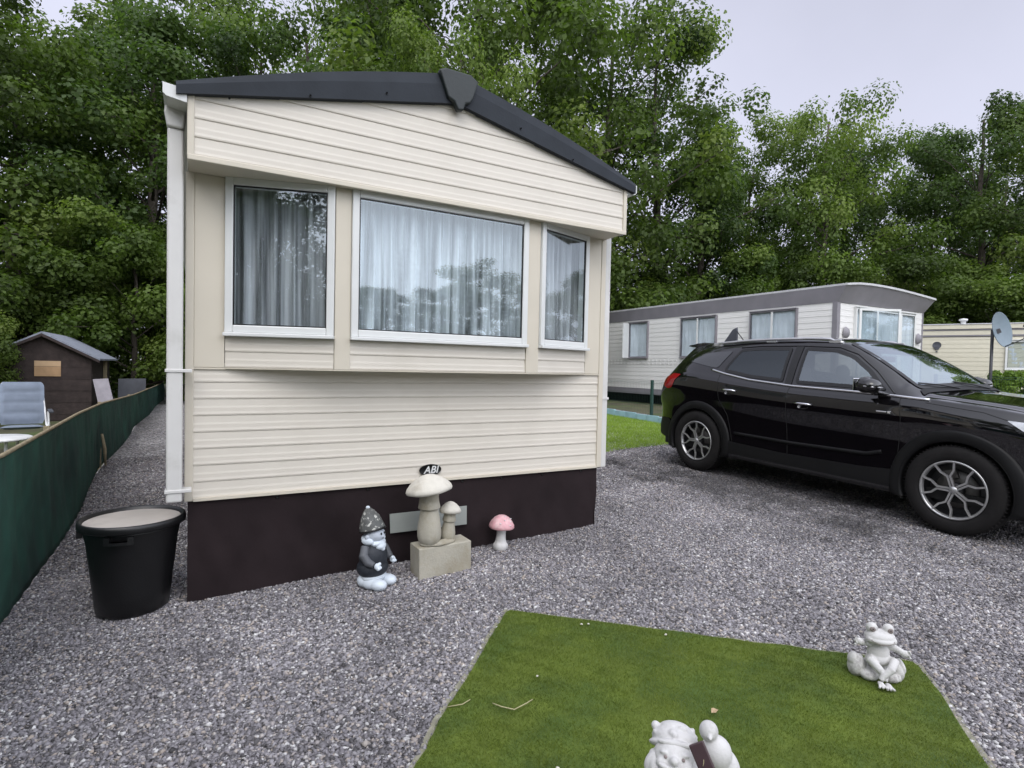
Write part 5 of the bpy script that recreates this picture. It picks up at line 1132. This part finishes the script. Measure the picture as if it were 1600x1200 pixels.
def tree_meshes(H, R, n_cl, n_leaf, size, mt, seed, base=.12, shape='round', dens=1.0):
    r = random.Random(seed); tk = MB(); cl = []
    lean = (r.uniform(-.4, .4), r.uniform(-.4, .4)); tp = [(lean[0]*(i/8)**2+r.uniform(-.08, .08)*(i > 0), lean[1]*(i/8)**2+r.uniform(-.08, .08)*(i > 0), H*.92*i/8) for i in range(9)]
    tk.tube(tp, [H*.017*(1-.85*i/8)+.012+(.05 if i == 0 else 0) for i in range(9)], 10)
    def at(z):
        q = min(max(z/(H*.92)*8, 0), 7.999); i = int(q); f = q-i; return Vector(tp[i]).lerp(Vector(tp[i+1]), f)
    nb = int(n_cl/6)
    for b in range(nb):
        hz = base+(.98-base)*((b+.5)/nb); z0 = H*max(.10, hz*.86-.05); a = b*2.399+r.uniform(-.5, .5)
        if shape == 'round': rad = R*math.sqrt(max(.05, 1-((hz-.48)/.56)**2))
        elif shape == 'tall': rad = R*min(1, (1.03-hz)*2.1)*min(1, .55+hz*1.3)
        else: rad = R*(.55+.6*math.sin(hz*3.0))
        rad *= r.uniform(.72, 1.12); p0 = at(z0); end = Vector((p0.x+rad*math.cos(a), p0.y+rad*math.sin(a), H*hz+r.uniform(-.2, .3)))
        mid = p0.lerp(end, .5)+Vector((r.uniform(-.3, .3), r.uniform(-.3, .3), r.uniform(.1, .5)))
        r0 = H*.0055*(1.25-hz); tk.tube([p0, mid, end], [r0, r0*.6, r0*.22], 6)
        tone = r.uniform(.2, .7)
        for j in range(6):
            t_ = [1, .86, .68, .5, .92, .78][j]; c = (p0.lerp(mid, t_*2) if t_ < .5 else mid.lerp(end, t_*2-1))
            off = Vector((r.uniform(-1, 1), r.uniform(-1, 1), r.uniform(-.45, .55)))*(.30+.55*(j > 0))*R*.26
            c = c+off; q = r.uniform(.5, 1.25)*R*.18*dens
            cl.append((tuple(c), (q*r.uniform(.9, 1.3), q*r.uniform(.9, 1.3), q*r.uniform(.65, 1.0)), min(1, max(0, tone+r.uniform(-.2, .2)))))
            if j % 2 == 0: tk.tube([c-off*.8, c], [r0*.3, r0*.12], 4)
    cr = leaf_cloud('crown', cl, n_leaf, size, mt, seed+50)
    return tk.mesh('trunk', M['bark']), cr
PRO = [tree_meshes(12, 3.7, 250, 44000, .115, M['leafA'], 11, .10, 'round'),
       tree_meshes(12, 3.2, 220, 36000, .11, M['leafB'], 23, .16, 'tall'),
       tree_meshes(12, 3.9, 240, 41000, .118, M['leafC'], 37, .08, 'round'),
       tree_meshes(12, 3.4, 150, 19000, .11, M['leafB'], 41, .22, 'round', .9)]
BUSH = [tree_meshes(4.6, 2.2, 110, 26000, .09, M['leafC'], 61, .06, 'round', 1.15), tree_meshes(4.6, 2.3, 110, 26000, .085, M['leafA'], 67, .06, 'round', 1.15)]
def plant(kind, p, x, y, h, h0, w=1.0, rot=0, lab=None, cat='tree', group=None):
    o = root(kind, lab, cat, group); o.location = (x, y, float(g(x, y))-.05); o.rotation_euler = (0, 0, rot)
    o.scale = (w*h/h0, w*h/h0, h/h0)
    for nm, me in zip(('trunk', 'crown'), p):
        c = bpy.data.objects.new(nm, me); COL.objects.link(c); c.parent = o
    return o
G1, G2, G3 = 'trees behind the shed on the left', 'tall trees behind the cream caravan', 'trees beyond the white caravan on the right'
TREES = [ # proto, x, y, height, width, rotation, label, group
 (0, -6.3, 20.5, 12.5, 1.0, 0.3, 'leafy tree cut off by the left edge of the photo above the shed', G1),
 (2, -5.0, 22.5, 11.8, .95, 1.2, 'leafy tree straight above the left half of the dark shed', G1),
 (3, -3.4, 26.0, 13.0, 1.0, 2.2, 'thin see-through tree whose gaps show the sky over the shed roof', G1),
 (1, -1.3, 23.0, 13.6, 1.1, .8, 'dark tree rising just left of the white downpipe', G1),
 (0, -.6, 29.5, 17.5, .85, 2.9, 'tall dark tree behind the left end of the grey gable roof', G1),
 (3, 2.2, 23.5, 13.6, .9, 4.0, 'tree below the pale sky gap above the left roof slope', G2),
 (2, 4.2, 25.5, 16.6, .8, 5.0, 'yellow-green tree above the middle of the left roof slope', G2),
 (1, 6.4, 22.0, 16.5, 1.0, .4, 'dark tree directly behind the roof ridge cap', G2),
 (0, 9.3, 19.6, 18.5, .95, 1.9, 'tallest tree, above the right roof slope, reaching out of the photo', G2),
 (2, 7.0, 15.9, 11.5, .70, 2.5, 'bright green maple close behind the cream caravan, right of the ridge', G2),
 (0, 16.0, 20.2, 17.2, .97, 3.3, 'large tree whose right side stands against the open sky', G2),
 (3, 18.9, 20.0, 17.0, .95, 4.4, 'loose dark tree with bare-looking outer twigs against the open sky', G2),
 (1, 20.2, 18.6, 12.4, 1.0, 5.2, 'lower dark tree at the foot of the open sky gap', G3),
 (2, 24.4, 19.5, 12.2, .9, .9, 'light green tree over the middle of the white caravan roof', G3),
 (2, 25.0, 15.7, 13.8, .82, 1.6, 'pointed light green tree highest above the white caravan', G3),
 (1, 29.3, 17.2, 13.2, .85, 2.4, 'tree just right of the pointed light green tree', G3),
 (3, 33.5, 18.0, 13.8, .9, 3.1, 'thin tree at the dip of the right treeline', G3),
 (1, 31.0, 14.2, 13.0, .9, 3.9, 'dark tree above the right end of the white caravan roof', G3),
 (3, 30.6, 11.9, 13.6, .9, 4.8, 'tall feathery pale tree near the upper right edge of the photo', G3),
 (0, 30.2, 8.6, 12.6, .9, 5.7, 'broad tree behind the satellite dish at the right edge', G3),
 (0, 36.0, 13.0, 12.0, 1.0, 1.1, 'tree standing further back between the feathery tree and the dish', G3),
]
for i, (k, x, y, h, w, rz, lab, gr) in enumerate(TREES): plant('broadleaf_tree', PRO[k], x, y, h, 12, w, rz, lab, 'tree', gr)
GB = 'bushes and saplings under the trees'
BUSHES = [
 (0, -1.5, 19.0, 4.9, 1.0, .3, 'bright green sapling between the shed roof and the white downpipe'),
 (1, -3.9, 19.6, 5.2, 1.1, 1.3, 'dark bush behind the ridge of the shed'),
 (1, -4.0, 13.9, 2.5, .95, .6, 'dark bush hanging over the left slope of the shed roof'),
 (1, -6.0, 18.0, 4.6, 1.1, 2.3, 'dark bush left of the shed at the photo edge'),
 (0, -.2, 22.0, 5.6, 1.0, 3.0, 'bush behind the far end of the green fence'),
 (0, 9.2, 14.6, 5.0, .62, 2.2, 'bright green sapling touching the right edge of the cream caravan'),
 (1, 12.0, 19.3, 6.3, 1.0, 4.2, 'dark bush behind the left end of the white caravan roof'),
 (1, 16.5, 19.6, 5.6, 1.1, 5.2, 'dark bush over the second window of the white caravan'),
 (0, 20.4, 17.2, 5.8, 1.0, .9, 'bush over the third window of the white caravan'),
 (1, 23.4, 14.6, 5.4, 1.0, 1.9, 'bush behind the near corner of the white caravan roof'),
 (1, 25.8, 12.8, 5.6, 1.1, 2.9, 'dark bush filling the space right of the white caravan roof'),
 (0, 26.5, 9.8, 5.2, 1.1, 3.6, 'bush above the left end of the pale cream caravan'),
 (1, 27.0, 7.0, 5.6, 1.2, 4.6, 'dark bush behind the satellite dish'),
]
for k, x, y, h, w, rz, lab in BUSHES: plant('bush', BUSH[k], x, y, h, 4.6, w, rz, lab, 'bush', GB)
# the wood goes on behind: one mass nobody could count
cls = []; rr = random.Random(5)
for i in range(520):
    a = math.radians(rr.uniform(-32, 84)); d = rr.uniform(34, 46); z = rr.uniform(.5, 9.5)*rr.uniform(.6, 1); z *= .5; cls.append(((d*math.sin(a), d*math.cos(a), z), (rr.uniform(1, 2), rr.uniform(1, 2), rr.uniform(.6, 1.2)), rr.uniform(.1, .55)))
o = bpy.data.objects.new('woodland', leaf_cloud('woodland', cls, 26000, .20, M['leafB'], 99)); COL.objects.link(o); tag(o, kind='stuff')
# trees across the site, on the viewpoint's side: they are what the window panes and the car reflect
for i in range(26):
    a = math.radians(96+i*6.4); d = 32+4*math.sin(i*2.3); plant('broadleaf_tree', PRO[i % 3], d*math.sin(a), d*math.cos(a), 7.2+.9*math.sin(i*1.7), 12, 1.5, i*1.1, 'broadleaf tree of the row on the viewer\'s side of the site', 'tree', 'trees on the viewer\'s side of the site')
for i, (x, y, h) in enumerate(((-3.2, -7.5, 9.5), (-6.3, -7.0, 9), (-9, -4, 9), (-12, -1, 10), (-13, 3.5, 11), (-15, 9, 12), (-8, -10, 10))): plant('broadleaf_tree', PRO[(i+1) % 3], x, y, h, 12, 1, i*2., 'broadleaf tree of the row along the left neighbour\'s plot', 'tree', 'trees along the left plot')
# clipped bush by the dish
cls = []; rr = random.Random(8)
for i in range(90): 
    u_, v_ = rr.uniform(0, 2*PI), rr.uniform(0, 1); cls.append(((.40*math.cos(u_)*(1-.25*v_**4), .40*math.sin(u_)*(1-.25*v_**4), .12+v_*.92), (.12, .12, .12), rr.uniform(.4, .95)))
M['leafG'] = leaf_mat('conifer_leaves', (.05, .10, .010), (.11, .19, .02), (.17, .26, .04))
hb_ = root('clipped_bush', 'bright green rounded clipped bush right of the dish pole', 'bush')
c = bpy.data.objects.new('crown', leaf_cloud('crown', cls, 15000, .05, M['leafG'], 3, -1.2)); COL.objects.link(c); c.parent = hb_
m_ = MB(); m_.tube([(0, 0, 0), (0, 0, .5), (.02, 0, .9)], [.05, .04, .02], 8); m_.build('trunk', M['bark'], hb_); hb_.location = (16.9, 5.85, float(g(5.6, 5.8))); hb_.scale = (1.1, 1.1, 1.22)
